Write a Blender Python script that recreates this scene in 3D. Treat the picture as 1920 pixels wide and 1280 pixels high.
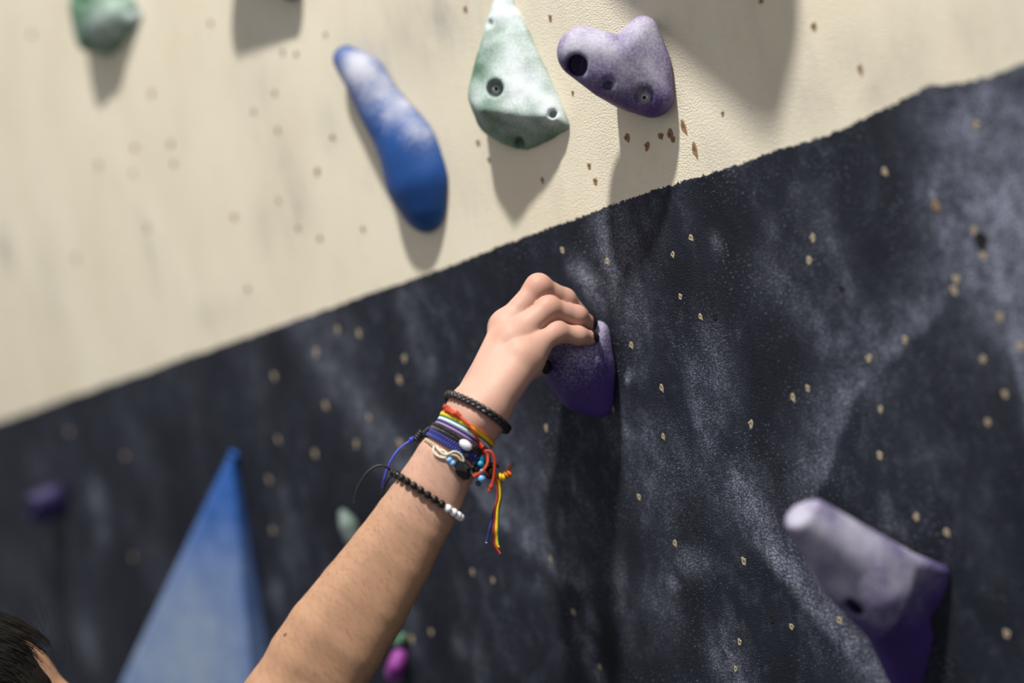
import bpy, bmesh, math, random
import numpy as np
from mathutils import Matrix, Vector

for o in list(bpy.data.objects):
    bpy.data.objects.remove(o, do_unlink=True)
scene = bpy.context.scene
COL = scene.collection
random.seed(7)
rng = np.random.default_rng(11)

# ------------------------------------------------------------------ camera
YAW, PITCH, LEAN = math.radians(48), math.radians(13), math.radians(17)
LENS, SENSOR = 50.0, 36.0
FPX = LENS / SENSOR * 1920
Zv = np.array([0, 0, 1.0])
Fh = np.array([-math.sin(YAW), math.cos(YAW), 0])
Rv = np.array([math.cos(YAW), math.sin(YAW), 0])
Fv = math.cos(PITCH) * Fh + math.sin(PITCH) * Zv
Uv = math.cos(PITCH) * Zv - math.sin(PITCH) * Fh
# the overhanging wall: U along it, V up it, N out of it into the hall
WU = np.array([1.0, 0, 0])
WN = np.array([0, -math.cos(LEAN), -math.sin(LEAN)])
WV = np.array([0, -math.sin(LEAN), math.cos(LEAN)])
WO = np.array([0, 0, 2.0])


def ray(x, y):
    return Fv + Rv * (x - 960) / FPX - Uv * (y - 640) / FPX


CAM = WO - ray(1150, 690) * 1.15

cd = bpy.data.cameras.new('camera')
cd.lens, cd.sensor_width = LENS, SENSOR
cd.clip_start = 0.02
cd.dof.use_dof = True
cd.dof.focus_distance = 1.092
cd.dof.aperture_fstop = 1.5
co = bpy.data.objects.new('camera', cd)
co.matrix_world = Matrix(((Rv[0], Uv[0], -Fv[0], CAM[0]), (Rv[1], Uv[1], -Fv[1], CAM[1]),
                          (Rv[2], Uv[2], -Fv[2], CAM[2]), (0, 0, 0, 1)))
COL.objects.link(co)
scene.camera = co

# ------------------------------------------------------------------ light
scene.view_settings.view_transform = 'Standard'
scene.view_settings.look = 'None'
scene.view_settings.gamma = 1.0
scene.view_settings.use_curve_mapping = False
scene.view_settings.exposure = 0.0
world = bpy.data.worlds.new('hall_ambient')
scene.world = world
world.use_nodes = True
world.node_tree.nodes['Background'].inputs[0].default_value = (0.97, 0.975, 1.0, 1)
world.node_tree.nodes['Background'].inputs[1].default_value = 0.46

LDIR = -WN - 2.5 * WV - 0.85 * WU
LDIR /= np.linalg.norm(LDIR)
ld = bpy.data.lights.new('hall_lamp', 'AREA')
ld.shape = 'DISK'
ld.size = 0.20
ld.energy = 262
ld.color = (1.0, 0.975, 0.93)
lo = bpy.data.objects.new('hall_lamp', ld)
lo.location = Vector(WO - LDIR * 4.0 + np.array([-0.12, 0, 0]))
lo.rotation_euler = Vector(LDIR).to_track_quat('-Z', 'Y').to_euler()
COL.objects.link(lo)


# ------------------------------------------------------------------ helpers
def H(x, y, h=0.0):
    """point h mm in front of the wall, seen at photo position x, y"""
    r = ray(x, y)
    return CAM + r * (((WO - CAM) @ WN + h / 1000) / (r @ WN))


def D(x, y, d):
    return CAM + ray(x, y) * d


def uvh(p):
    q = np.asarray(p) - WO
    return np.array([q @ WU, q @ WV, q @ WN])


def wall_matrix(origin):
    return Matrix(((WU[0], WV[0], WN[0], origin[0]), (WU[1], WV[1], WN[1], origin[1]),
                   (WU[2], WV[2], WN[2], origin[2]), (0, 0, 0, 1)))


def unit(v):
    v = np.asarray(v, float)
    return v / np.linalg.norm(v)


def mesh_obj(name, verts, faces, mat, parent=None, smooth=True, loc=None, attrs=None, mats=None, fmat=None):
    me = bpy.data.meshes.new(name)
    if isinstance(faces, np.ndarray):
        faces = faces.tolist()
    me.from_pydata(np.asarray(verts).tolist(), [], faces)
    if smooth:
        me.polygons.foreach_set('use_smooth', [True] * len(me.polygons))
    for m in (mats or [mat]):
        me.materials.append(m)
    if fmat is not None:
        me.polygons.foreach_set('material_index', fmat)
    for k, a in (attrs or {}).items():
        at = me.attributes.new(k, 'FLOAT', 'POINT')
        at.data.foreach_set('value', np.asarray(a, np.float32))
    me.update()
    o = bpy.data.objects.new(name, me)
    COL.objects.link(o)
    if parent is not None:
        o.parent = parent
    if loc is not None:
        o.location = Vector(loc)
    return o


def tag(o, label=None, cat=None, group=None, kind=None):
    if label: o['label'] = label
    if cat: o['category'] = cat
    if group: o['group'] = group
    if kind: o['kind'] = kind
    return o


# --- distance-field modelling
def smin(a, b, k):
    h = np.clip(0.5 + 0.5 * (b - a) / k, 0, 1)
    return b + (a - b) * h - k * h * (1 - h)


def smax(a, b, k):
    return -smin(-a, -b, k)


def cone(p, a, b, ra, rb):
    a = np.asarray(a, np.float32); b = np.asarray(b, np.float32)
    ab = b - a
    t = np.clip(((p - a) @ ab) / max(float(ab @ ab), 1e-12), 0, 1)
    q = p - a - t[:, None] * ab
    return np.sqrt((q * q).sum(1)) - (ra + (rb - ra) * t)


def chain(p, pts, radii, k):
    d = None
    for i in range(len(pts) - 1):
        c = cone(p, pts[i], pts[i + 1], radii[i], radii[i + 1])
        d = c if d is None else smin(d, c, k)
    return d


def ellipsoid(p, c, axes, r):
    q = (p - np.asarray(c, np.float32)) @ np.asarray(axes, np.float32).T / np.asarray(r, np.float32)
    n = np.sqrt((q * q).sum(1))
    return (n - 1) * min(r)


def surface(f, lo_, hi_, vox, block=16, margin=1.25):
    """dual mesh of f = 0 inside a box, evaluated only near the surface"""
    lo_ = np.asarray(lo_, float); hi_ = np.asarray(hi_, float)
    nb = np.maximum(1, np.ceil((hi_ - lo_) / (vox * block)).astype(int))
    n = nb * block + 1
    g = np.stack(np.meshgrid(*[np.arange(k) for k in nb], indexing='ij'), -1).reshape(-1, 3)
    cen = (lo_ + (g + 0.5) * block * vox).astype(np.float32)
    dc = f(cen)
    F = np.ones(n, np.float32)
    rad = block * vox * 0.87 * margin + vox * 2
    loc = np.stack(np.meshgrid(*[np.arange(block + 1)] * 3, indexing='ij'), -1).reshape(-1, 3)
    for gi, d in zip(g, dc):
        s = gi * block
        if abs(d) > rad:
            if d < 0:
                F[s[0]:s[0] + block + 1, s[1]:s[1] + block + 1, s[2]:s[2] + block + 1] = -1
            continue
    act = np.where(np.abs(dc) <= rad)[0]
    for c0 in range(0, len(act), 40):
        idx = act[c0:c0 + 40]
        pts = (lo_ + (g[idx][:, None, :] * block + loc[None]) * vox).reshape(-1, 3).astype(np.float32)
        v = f(pts).reshape(len(idx), block + 1, block + 1, block + 1)
        for j, i in enumerate(idx):
            s = g[i] * block
            F[s[0]:s[0] + block + 1, s[1]:s[1] + block + 1, s[2]:s[2] + block + 1] = v[j]
    ins = F < 0
    nx, ny, nz = n
    cnt = np.zeros((nx - 1, ny - 1, nz - 1), np.int8)
    offs = [(i, j, k) for i in (0, 1) for j in (0, 1) for k in (0, 1)]
    for i, j, k in offs:
        cnt += ins[i:nx - 1 + i, j:ny - 1 + j, k:nz - 1 + k]
    cells = np.argwhere((cnt > 0) & (cnt < 8))
    val = np.stack([F[cells[:, 0] + i, cells[:, 1] + j, cells[:, 2] + k] for i, j, k in offs], 1)
    acc = np.zeros((len(cells), 3)); w = np.zeros(len(cells))
    O8 = np.array(offs, float)
    for a in range(8):
        for b in range(a + 1, 8):
            if np.abs(O8[a] - O8[b]).sum() != 1:
                continue
            va, vb = val[:, a], val[:, b]
            m = (va < 0) != (vb < 0)
            t = np.where(m, va / np.where(m, va - vb, 1), 0)
            acc += np.where(m[:, None], O8[a] + t[:, None] * (O8[b] - O8[a]), 0)
            w += m
    verts = lo_ + (cells + acc / w[:, None]) * vox
    index = np.full((nx - 1, ny - 1, nz - 1), -1, np.int32)
    index[cells[:, 0], cells[:, 1], cells[:, 2]] = np.arange(len(cells))
    quads = []
    for ax in range(3):
        sl0 = [slice(None)] * 3; sl1 = [slice(None)] * 3
        sl0[ax] = slice(0, -1); sl1[ax] = slice(1, None)
        A = ins[tuple(sl0)]; Bm = ins[tuple(sl1)]
        e = np.argwhere(A != Bm)
        b1, b2 = (ax + 1) % 3, (ax + 2) % 3
        e = e[(e[:, b1] > 0) & (e[:, b2] > 0) & (e[:, b1] < n[b1] - 1) & (e[:, b2] < n[b2] - 1)]
        s = A[e[:, 0], e[:, 1], e[:, 2]]
        q = []
        for d1, d2 in ((1, 1), (0, 1), (0, 0), (1, 0)):
            c = e.copy(); c[:, b1] -= d1; c[:, b2] -= d2
            q.append(index[c[:, 0], c[:, 1], c[:, 2]])
        q = np.stack(q, 1)
        q[~s] = q[~s][:, ::-1]
        quads.append(q)
    quads = np.concatenate(quads)
    quads = quads[(quads >= 0).all(1)]
    return verts, quads


def relax(v, q, it=3, lam=0.5, back=0.0):
    e = np.concatenate([q[:, [0, 1]], q[:, [1, 2]], q[:, [2, 3]], q[:, [3, 0]]])
    e = np.concatenate([e, e[:, ::-1]])
    deg = np.bincount(e[:, 0], minlength=len(v)).astype(float)
    for _ in range(it):
        for s in ((lam,) if not back else (lam, back)):
            acc = np.stack([np.bincount(e[:, 0], weights=v[e[:, 1], k], minlength=len(v)) for k in range(3)], 1)
            v = v + s * (acc / deg[:, None] - v)
    return v


def gridnoise(p, scale, seed=0):
    """smooth 3-D value noise, about -1..1"""
    r = np.random.default_rng(seed)
    T = r.uniform(-1, 1, (32, 32, 32)).astype(np.float32)
    q = np.asarray(p) / scale + 100.37
    i = np.floor(q).astype(int); f = q - i
    f = f * f * (3 - 2 * f)
    out = 0
    for a in (0, 1):
        for b in (0, 1):
            for c in (0, 1):
                wgt = (f[:, 0] if a else 1 - f[:, 0]) * (f[:, 1] if b else 1 - f[:, 1]) * (f[:, 2] if c else 1 - f[:, 2])
                out = out + wgt * T[(i[:, 0] + a) % 32, (i[:, 1] + b) % 32, (i[:, 2] + c) % 32]
    return out


# --- swept shapes
def spline(pts, n, closed=False):
    P = np.asarray(pts, float); m = len(P)
    out = []
    segs = m if closed else m - 1
    for s in range(n):
        t = s / n * segs if closed else s / (n - 1) * segs
        i = min(int(t), segs - 1); f = t - i
        g = (lambda k: P[k % m]) if closed else (lambda k: P[min(max(k, 0), m - 1)])
        a, b, c, d = g(i - 1), g(i), g(i + 1), g(i + 2)
        out.append(0.5 * (2 * b + (c - a) * f + (2 * a - 5 * b + 4 * c - d) * f * f + (3 * b - a - 3 * c + d) * f ** 3))
    return np.array(out)


def tube(path, r, sides=8, closed=False, ref=None):
    P = np.asarray(path, float); m = len(P)
    rr = np.full(m, r) if np.isscalar(r) else np.asarray(r, float)
    T = np.roll(P, -1, 0) - np.roll(P, 1, 0)
    if not closed:
        T[0] = P[1] - P[0]; T[-1] = P[-1] - P[-2]
    T /= np.linalg.norm(T, axis=1)[:, None] + 1e-12
    nrm = unit(np.cross(T[0], [0.31, 0.52, 0.79]))
    V_ = []
    for i in range(m):
        nrm = unit(nrm - T[i] * (nrm @ T[i])); bn = np.cross(T[i], nrm)
        for s in range(sides):
            a = 2 * math.pi * s / sides
            V_.append(P[i] + rr[i] * (math.cos(a) * nrm + math.sin(a) * bn))
    Fc = []
    for i in range(m if closed else m - 1):
        j = (i + 1) % m
        sh = 0
        if closed and j == 0:   # match the frame at the seam
            a0 = np.array(V_[:sides]); last = np.array(V_[i * sides:(i + 1) * sides])
            sh = int(np.argmin([np.linalg.norm(np.roll(a0, -k, 0) - last, axis=1).sum() for k in range(sides)]))
        for s in range(sides):
            s2 = (s + 1) % sides
            Fc.append((i * sides + s, i * sides + s2, j * sides + (s2 + sh) % sides, j * sides + (s + sh) % sides))
    if not closed:
        Fc.append(tuple(range(sides))[::-1])
        Fc.append(tuple((m - 1) * sides + s for s in range(sides)))
    return np.array(V_), Fc


def join(parts):
    V_, F_, n = [], [], 0
    for v, f in parts:
        V_.append(np.asarray(v)); F_ += [tuple(int(i) + n for i in q) for q in f]; n += len(v)
    return np.concatenate(V_), F_


def ball(c, r, axes=None, seg=14, rings=9):
    r = np.array([r, r, r]) if np.isscalar(r) else np.asarray(r)
    ax = np.eye(3) if axes is None else np.asarray(axes)
    V_ = [np.array([0, 0, 1.0])]
    for i in range(1, rings):
        t = math.pi * i / rings
        for s in range(seg):
            a = 2 * math.pi * s / seg
            V_.append(np.array([math.sin(t) * math.cos(a), math.sin(t) * math.sin(a), math.cos(t)]))
    V_.append(np.array([0, 0, -1.0]))
    V_ = (np.array(V_) * r) @ ax + np.asarray(c)
    F_ = [(0, 1 + s, 1 + (s + 1) % seg) for s in range(seg)]
    for i in range(rings - 2):
        for s in range(seg):
            a = 1 + i * seg
            F_.append((a + s, a + seg + s, a + seg + (s + 1) % seg, a + (s + 1) % seg))
    last = len(V_) - 1; a = 1 + (rings - 2) * seg
    F_ += [(last, a + (s + 1) % seg, a + s) for s in range(seg)]
    return V_, F_


def lathe(profile, c, axes, seg=20):
    """profile of (radius, height) about axes[2]"""
    V_, F_ = [], []
    for r, h in profile:
        for s in range(seg):
            a = 2 * math.pi * s / seg
            V_.append(np.asarray(c) + axes[0] * r * math.cos(a) + axes[1] * r * math.sin(a) + axes[2] * h)
    for i in range(len(profile) - 1):
        for s in range(seg):
            F_.append((i * seg + s, i * seg + (s + 1) % seg, (i + 1) * seg + (s + 1) % seg, (i + 1) * seg + s))
    return np.array(V_), F_


# ------------------------------------------------------------------ materials
class NT:
    def __init__(self, name):
        self.m = bpy.data.materials.new(name); self.m.use_nodes = True
        self.t = self.m.node_tree; self.b = self.t.nodes['Principled BSDF']
        self.tc = None

    def n(self, typ, **kw):
        x = self.t.nodes.new(typ)
        for k, v in kw.items():
            setattr(x, k, v)
        return x

    def put(self, sock, v):
        if isinstance(v, bpy.types.NodeSocket):
            self.t.links.new(v, sock)
        elif isinstance(v, (tuple, list)) and len(v) == 3 and sock.type == 'RGBA':
            sock.default_value = (*v, 1)
        else:
            sock.default_value = v

    def math(self, op, a, b=0.0, c=None, clamp=False):
        x = self.n('ShaderNodeMath', operation=op, use_clamp=clamp)
        self.put(x.inputs[0], a); self.put(x.inputs[1], b)
        if c is not None: self.put(x.inputs[2], c)
        return x.outputs[0]

    def coord(self, scale=(1, 1, 1), off=(0, 0, 0)):
        if self.tc is None: self.tc = self.n('ShaderNodeTexCoord')
        m = self.n('ShaderNodeMapping')
        self.t.links.new(self.tc.outputs['Object'], m.inputs[0])
        m.inputs['Scale'].default_value = scale; m.inputs['Location'].default_value = off
        return m.outputs[0]

    def noise(self, scale, detail=3.0, rough=0.55, stretch=(1, 1, 1), off=(0, 0, 0), dist=0.0):
        x = self.n('ShaderNodeTexNoise')
        x.inputs['Scale'].default_value = scale; x.inputs['Detail'].default_value = detail
        x.inputs['Roughness'].default_value = rough; x.inputs['Distortion'].default_value = dist
        self.t.links.new(self.coord(stretch, off), x.inputs['Vector'])
        return x.outputs[0]

    def ramp(self, v, a, b, lo=0.0, hi=1.0, smooth=False):
        x = self.n('ShaderNodeMapRange', clamp=True)
        if smooth: x.interpolation_type = 'SMOOTHSTEP'
        self.put(x.inputs[0], v)
        for i, q in enumerate((a, b, lo, hi)): x.inputs[1 + i].default_value = q
        return x.outputs[0]

    def mix(self, f, a, b):
        x = self.n('ShaderNodeMix', data_type='RGBA')
        self.put(x.inputs[0], f); self.put(x.inputs[6], a); self.put(x.inputs[7], b)
        return x.outputs[2]

    def attr(self, name):
        return self.n('ShaderNodeAttribute', attribute_name=name).outputs['Fac']

    def bump(self, h, strength=0.4, dist=0.001, prev=None):
        x = self.n('ShaderNodeBump')
        x.inputs['Strength'].default_value = strength; x.inputs['Distance'].default_value = dist
        self.put(x.inputs['Height'], h)
        if prev is not None: self.t.links.new(prev, x.inputs['Normal'])
        return x.outputs[0]

    def out(self, color=None, rough=None, normal=None, **kw):
        if color is not None: self.put(self.b.inputs['Base Color'], color)
        if rough is not None: self.put(self.b.inputs['Roughness'], rough)
        if normal is not None: self.t.links.new(normal, self.b.inputs['Normal'])
        for k, v in kw.items():
            self.put(self.b.inputs[k.replace('_', ' ')], v)
        return self.m


def plain(name, col, rough=0.5, grain=0.15, scale=900.0, bump=0.2, spec=0.5):
    t = NT(name)
    nz = t.noise(scale, 3)
    c = t.mix(t.ramp(nz, 0.3, 0.7), tuple(x * (1 - grain) for x in col), tuple(min(1, x * (1 + grain)) for x in col))
    return t.out(c, rough, t.bump(nz, bump, 0.0006), Specular_IOR_Level=spec)


def hold_mat(name, col, chalk=(0.62, 0.62, 0.70), grain=520.0, bump=0.45, amount=1.0, speck=1.3):
    t = NT(name)
    fine = t.noise(grain, 4, 0.65)
    big = t.noise(38, 3, 0.6)
    a = t.math('MULTIPLY', t.attr('chalk'), amount)
    # chalk catches on the grain: the denser the dust, the lower the threshold
    d = t.math('SUBTRACT', fine, 0.5)
    k = t.math('MULTIPLY_ADD', d, speck, a)
    k = t.math('MULTIPLY_ADD', t.math('SUBTRACT', big, 0.5), 0.45, k)
    k = t.ramp(k, 0.08, 1.05, 0, 0.95, True)
    k = t.math('MULTIPLY', k, t.ramp(t.attr('chalk'), 0.02, 0.18))
    base = t.mix(t.ramp(big, 0.3, 0.7), tuple(c * 0.85 for c in col), tuple(c * 1.12 for c in col))
    c = t.mix(k, base, chalk)
    r = t.ramp(k, 0, 1, 0.5, 0.85)
    return t.out(c, r, t.bump(fine, bump, 0.0007), Specular_IOR_Level=0.35)


M = {}
M['purple'] = hold_mat('purple_resin', (0.050, 0.026, 0.15), (0.44, 0.42, 0.51))
M['held_purple'] = hold_mat('worn_purple_resin', (0.066, 0.032, 0.185), (0.44, 0.42, 0.51), grain=600, speck=1.9)
M['violet'] = hold_mat('violet_resin', (0.068, 0.035, 0.16), (0.52, 0.50, 0.58), grain=560, speck=1.0)
M['dark_purple'] = hold_mat('dark_purple_resin', (0.024, 0.017, 0.075), (0.2, 0.19, 0.3))
M['green'] = hold_mat('green_resin', (0.085, 0.18, 0.11), (0.66, 0.71, 0.73), grain=620, speck=0.75)
M['blue'] = hold_mat('blue_resin', (0.009, 0.060, 0.235), (0.42, 0.425, 0.49), bump=0.15)
M['volume_blue'] = hold_mat('blue_volume_paint', (0.018, 0.092, 0.34), (0.25, 0.305, 0.38), bump=0.2)
M['pink'] = hold_mat('pink_resin', (0.27, 0.045, 0.28), (0.6, 0.4, 0.7))
M['pale_green'] = hold_mat('pale_green_resin', (0.10, 0.145, 0.12), (0.25, 0.285, 0.29))
M['grey_volume'] = hold_mat('grey_volume_paint', (0.25, 0.25, 0.26))
M['steel'] = plain('bolt_steel', (0.30, 0.29, 0.31), 0.35)
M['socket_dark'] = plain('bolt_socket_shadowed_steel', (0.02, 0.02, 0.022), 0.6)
M['wood'] = plain('torn_plywood', (0.46, 0.37, 0.24), 0.9, 0.35, 700, 0.6)
M['wood_brown'] = plain('brown_plywood', (0.33, 0.19, 0.09), 0.9, 0.4, 700, 0.6)
M['hole'] = plain('hole_dark', (0.06, 0.045, 0.03), 0.95)  # flat disc: the shade inside a screw hole is put into this colour
M['hole_black'] = plain('hole_black', (0.004, 0.004, 0.005), 0.95)  # darkness of an open hole put into the colour of an uncut disc

# ------------------------------------------------------------------ the wall
EDGE = [(-400, 925), (0, 790), (460, 632), (740, 535), (1150, 383), (1560, 250), (1690, 187), (1735, 163), (1830, 150), (1920, 118), (2200, 10)]
eu = np.array([uvh(H(*e))[:2] for e in EDGE])


def uvpx(x, y):
    return uvh(H(x, y))[:2]


us = np.concatenate([np.arange(-3.0, -1.9, 0.02), np.arange(-1.9, -0.7, 0.008), np.arange(-0.7, 0.62, 0.004), np.arange(0.62, 2.0, 0.02)])
vs = np.concatenate([np.linspace(-2.09, -0.62, 60)[:-1], np.arange(-0.62, 0.80, 0.004), np.arange(0.80, 1.6, 0.02)])
GU, GV = np.meshgrid(us, vs, indexing='ij')
gu, gv = GU.ravel(), GV.ravel()
edge = gv - np.interp(gu, eu[:, 0], eu[:, 1])
chalk = np.zeros_like(gu)


def streak(px, wl, wr, s, power=2.0):
    """chalk along a line on the wall; wl / wr = spread in mm to its left / right going along it"""
    global chalk
    P = np.array([uvpx(*q) for q in px])
    best = np.full(gu.shape, 9.0); side = np.zeros_like(gu)
    for a, b in zip(P[:-1], P[1:]):
        ab = b - a; L = ab @ ab
        t = np.clip(((gu - a[0]) * ab[0] + (gv - a[1]) * ab[1]) / L, 0, 1)
        dx = gu - a[0] - t * ab[0]; dy = gv - a[1] - t * ab[1]
        d = np.hypot(dx, dy)
        cr = ab[0] * (gv - a[1]) - ab[1] * (gu - a[0])
        m = d < best
        best[m] = d[m]; side[m] = cr[m]
    w = np.where(side > 0, wl, wr) / 1000
    chalk = np.maximum(chalk, s * np.exp(-(best / w) ** power))


def blob(x, y, ru, rv, s, tilt=0.0):
    global chalk
    c = uvpx(x, y)
    du, dv = gu - c[0], gv - c[1]
    a = du * math.cos(tilt) + dv * math.sin(tilt); b = -du * math.sin(tilt) + dv * math.cos(tilt)
    chalk = np.maximum(chalk, s * np.exp(-((a * 1000 / ru) ** 2 + (b * 1000 / rv) ** 2)))


# outlines left by holds that used to hang here, brushed-on chalk, and some other paler bands
streak([(1385, 930), (1430, 1030), (1520, 1140), (1660, 1300)], 24, 4, 0.75)
streak([(1150, 780), (1300, 870), (1400, 980)], 24, 24, 0.2)
streak([(1540, 900), (1575, 800), (1605, 735), (1680, 660), (1760, 580), (1825, 440)], 28, 3, 0.42)
streak([(1845, 430), (1872, 500), (1890, 600), (1918, 720), (1935, 800)], 70, 4, 0.75)
blob(1900, 420, 45, 70, 0.95); blob(1860, 250, 45, 50, 0.7); blob(1880, 520, 30, 50, 0.8); blob(1800, 420, 25, 25, 0.55); blob(1920, 240, 30, 60, 0.55)
streak([(1450, 500), (1560, 640), (1640, 720)], 20, 20, 0.2)
streak([(1520, 380), (1560, 470), (1600, 580)], 16, 16, 0.2)
streak([(905, 940), (960, 1000), (1050, 1080)], 34, 4, 0.55)  # paler diagonal band, ending sharply along its lower-left side
streak([(1054, 960), (1058, 1085)], 3, 9, 0.5)  # narrow paler upright line, softer on its left
streak([(600, 670), (660, 740), (700, 800), (760, 880)], 26, 26, 0.42)
streak([(570, 600), (640, 640), (620, 700)], 30, 30, 0.3)
streak([(760, 560), (775, 620), (800, 680)], 16, 16, 0.28)
streak([(940, 840), (1000, 930), (1060, 1000)], 45, 45, 0.25)
blob(1098, 522, 9, 18, 0.8, 0.5); blob(1118, 560, 7, 12, 0.8, 0.4); blob(1075, 500, 8, 8, 0.5); blob(1140, 470, 14, 40, 0.5)
blob(1170, 440, 16, 40, 0.42); blob(1180, 560, 18, 55, 0.3); blob(1183, 700, 3, 6, 0.8); blob(1178, 712, 3, 4, 0.9)
blob(1345, 700, 16, 40, 0.35); blob(1312, 770, 9, 40, 0.42); blob(1290, 1050, 20, 14, 0.45); blob(1262, 1095, 7, 9, 0.7)
blob(1365, 1240, 16, 25, 0.62); blob(1385, 1275, 12, 12, 0.7); blob(1240, 1130, 20, 30, 0.3); blob(1110, 1160, 7, 12, 0.5); blob(1102, 1215, 9, 22, 0.6)
blob(1120, 1270, 8, 16, 0.6); blob(1160, 1100, 14, 40, 0.3); blob(1230, 900, 30, 50, 0.22)
blob(1180, 810, 8, 14, 0.45); blob(1170, 850, 10, 10, 0.4); blob(1005, 1100, 20, 10, 0.2)
blob(180, 935, 26, 26, 0.5, -0.3); blob(192, 990, 16, 18, 0.36, -0.3); blob(165, 1200, 30, 38, 0.42, 0.2); blob(85, 1170, 26, 30, 0.2)
blob(65, 870, 30, 30, 0.13); blob(260, 840, 24, 60, 0.13, 0.3); blob(20, 1060, 50, 40, 0.14); blob(300, 1060, 30, 50, 0.12)
blob(350, 700, 30, 60, 0.10); blob(520, 1110, 16, 22, 0.36); blob(480, 690, 30, 60, 0.14); blob(545, 1040, 20, 40, 0.2)
blob(535, 960, 12, 40, 0.2); blob(560, 1010, 10, 30, 0.2)
blob(770, 1165, 14, 40, 0.26); blob(860, 1205, 9, 13, 0.36); blob(900, 1240, 10, 22, 0.26); blob(900, 1275, 7, 14, 0.3); blob(865, 1110, 10, 26, 0.14)
blob(1752, 352, 3, 6, 0.95); blob(1748, 372, 3.5, 8, 0.95); blob(1778, 395, 3.5, 6, 0.9); blob(1768, 445, 4, 8, 0.8); blob(1588, 722, 3, 3, 0.8)
blob(1640, 1265, 20, 20, 0.45); blob(1660, 960, 6, 14, 0.35); blob(1690, 990, 5, 10, 0.25); blob(1840, 1000, 14, 40, 0.12)
blob(1445, 440, 10, 16, 0.2); blob(1345, 455, 6, 8, 0.3); blob(1215, 400, 16, 26, 0.22)
blob(1795, 600, 30, 60, 0.13); blob(1700, 830, 40, 40, 0.08)
# grime on the cream paint
stain = np.zeros_like(gu)


def grime(x, y, ru, rv, s):
    global stain
    c = uvpx(x, y)
    stain = np.maximum(stain, s * np.exp(-(((gu - c[0]) * 1000 / ru) ** 2 + ((gv - c[1]) * 1000 / rv) ** 2)))


for a in ((800, 60, 70, 40, 0.6), (700, 110, 50, 30, 0.5), (10, 470, 25, 30, 0.75), (540, 330, 20, 60, 0.4), (530, 400, 12, 40, 0.4), (530, 310, 14, 16, 0.5),
          (500, 420, 30, 30, 0.3), (560, 380, 20, 30, 0.4), (620, 230, 20, 30, 0.35), (660, 130, 30, 30, 0.4), (480, 150, 60, 50, 0.25), (95, 560, 30, 60, 0.35),
          (280, 470, 10, 50, 0.35), (1340, 290, 20, 25, 0.3), (1500, 200, 30, 30, 0.5), (1450, 240, 30, 20, 0.4), (1600, 110, 20, 20, 0.4), (1640, 180, 14, 14, 0.5), (1720, 100, 20, 40, 0.3),
          (1700, 150, 30, 30, 0.35), (1880, 60, 30, 40, 0.4), (1180, 20, 40, 20, 0.3), (400, 590, 60, 20, 0.25), (1050, 20, 30, 30, 0.3), (870, 330, 30, 30, 0.2), (1150, 330, 12, 30, 0.25)):
    grime(*a)

nu, nv = len(us), len(vs)
idx = np.arange(nu * nv).reshape(nu, nv)
quads = np.stack([idx[:-1, :-1], idx[1:, :-1], idx[1:, 1:], idx[:-1, 1:]], -1).reshape(-1, 4)

t = NT('sanded_wall_paint')
ng = t.noise(560, 2, 0.5)
ng2 = t.noise(160, 3, 0.6, off=(3, 1, 0))
e = t.math('ADD', t.attr('edge'), t.math('MULTIPLY', t.math('SUBTRACT', ng2, 0.5), 0.006))
e = t.math('ADD', e, t.math('MULTIPLY', t.math('SUBTRACT', ng, 0.5), 0.004))
e = t.math('ADD', e, t.math('MULTIPLY', t.math('SUBTRACT', t.noise(14, 2), 0.5), 0.005))
isc = t.ramp(e, -0.0004, 0.0004)
# cream half
cl = t.noise(7, 5, 0.6, (1, 0.6, 1), dist=0.4)
cl2 = t.noise(22, 4, 0.65, (1.6, 0.5, 1), off=(5, 2, 0))
cream = t.mix(t.ramp(cl, 0.35, 0.65), (0.765, 0.685, 0.525), (0.835, 0.765, 0.61))
st = t.math('ADD', t.math('MULTIPLY', t.attr('stain'), t.ramp(cl2, 0.3, 0.7, 0.25, 1.1)), t.ramp(cl2, 0.56, 0.8, 0, 0.22))
cream = t.mix(t.math('MULTIPLY', st, 1.0, clamp=True), cream, (0.37, 0.36, 0.335))
spk = t.math('MULTIPLY', t.ramp(t.noise(300, 2, off=(7, 7, 0)), 0.71, 0.76), 0.6)
cream = t.mix(spk, cream, (0.36, 0.30, 0.20))
# black half
cloud = t.noise(11, 5, 0.62, (1.4, 0.7, 1), off=(1, 9, 0), dist=0.8)
cloud3 = t.noise(60, 6, 0.72, (1.2, 0.75, 1), off=(6, 4, 0))
cloud2 = t.noise(45, 4, 0.65, (1.5, 0.6, 1), off=(4, 3, 0))
base = t.mix(t.ramp(cloud, 0.3, 0.72), (0.0065, 0.008, 0.013), (0.019, 0.022, 0.036))
wear = t.ramp(t.math('MULTIPLY', cloud, t.ramp(cloud3, 0.35, 0.7, 0.4, 1.25)), 0.44, 0.80, 0, 0.17)
fine = t.ramp(ng, 0.46, 0.62)
ck = t.math('MULTIPLY', t.attr('chalk'), t.math('MULTIPLY_ADD', fine, 0.8, 0.32))
ck = t.math('MULTIPLY', ck, t.ramp(cloud3, 0.36, 0.64, 0.25, 1.35))
spk2 = t.math('MULTIPLY', t.ramp(t.noise(520, 2, 0.6, off=(2, 8, 0)), 0.62, 0.68), t.ramp(t.noise(16, 3, off=(8, 8, 0)), 0.42, 0.66, 0.03, 0.65))
ck = t.math('ADD', t.math('ADD', ck, t.math('MULTIPLY', wear, t.math('MULTIPLY_ADD', fine, 0.8, 0.4))), spk2, clamp=True)
blk = t.mix(ck, base, (0.32, 0.343, 0.445))
col = t.mix(isc, blk, cream)
ngf = t.noise(950, 1, 0.5, off=(3, 3, 0))
bm_ = t.bump(t.math('ADD', ngf, t.math('MULTIPLY', ng, 0.6)), 0.85, 0.0008)
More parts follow.
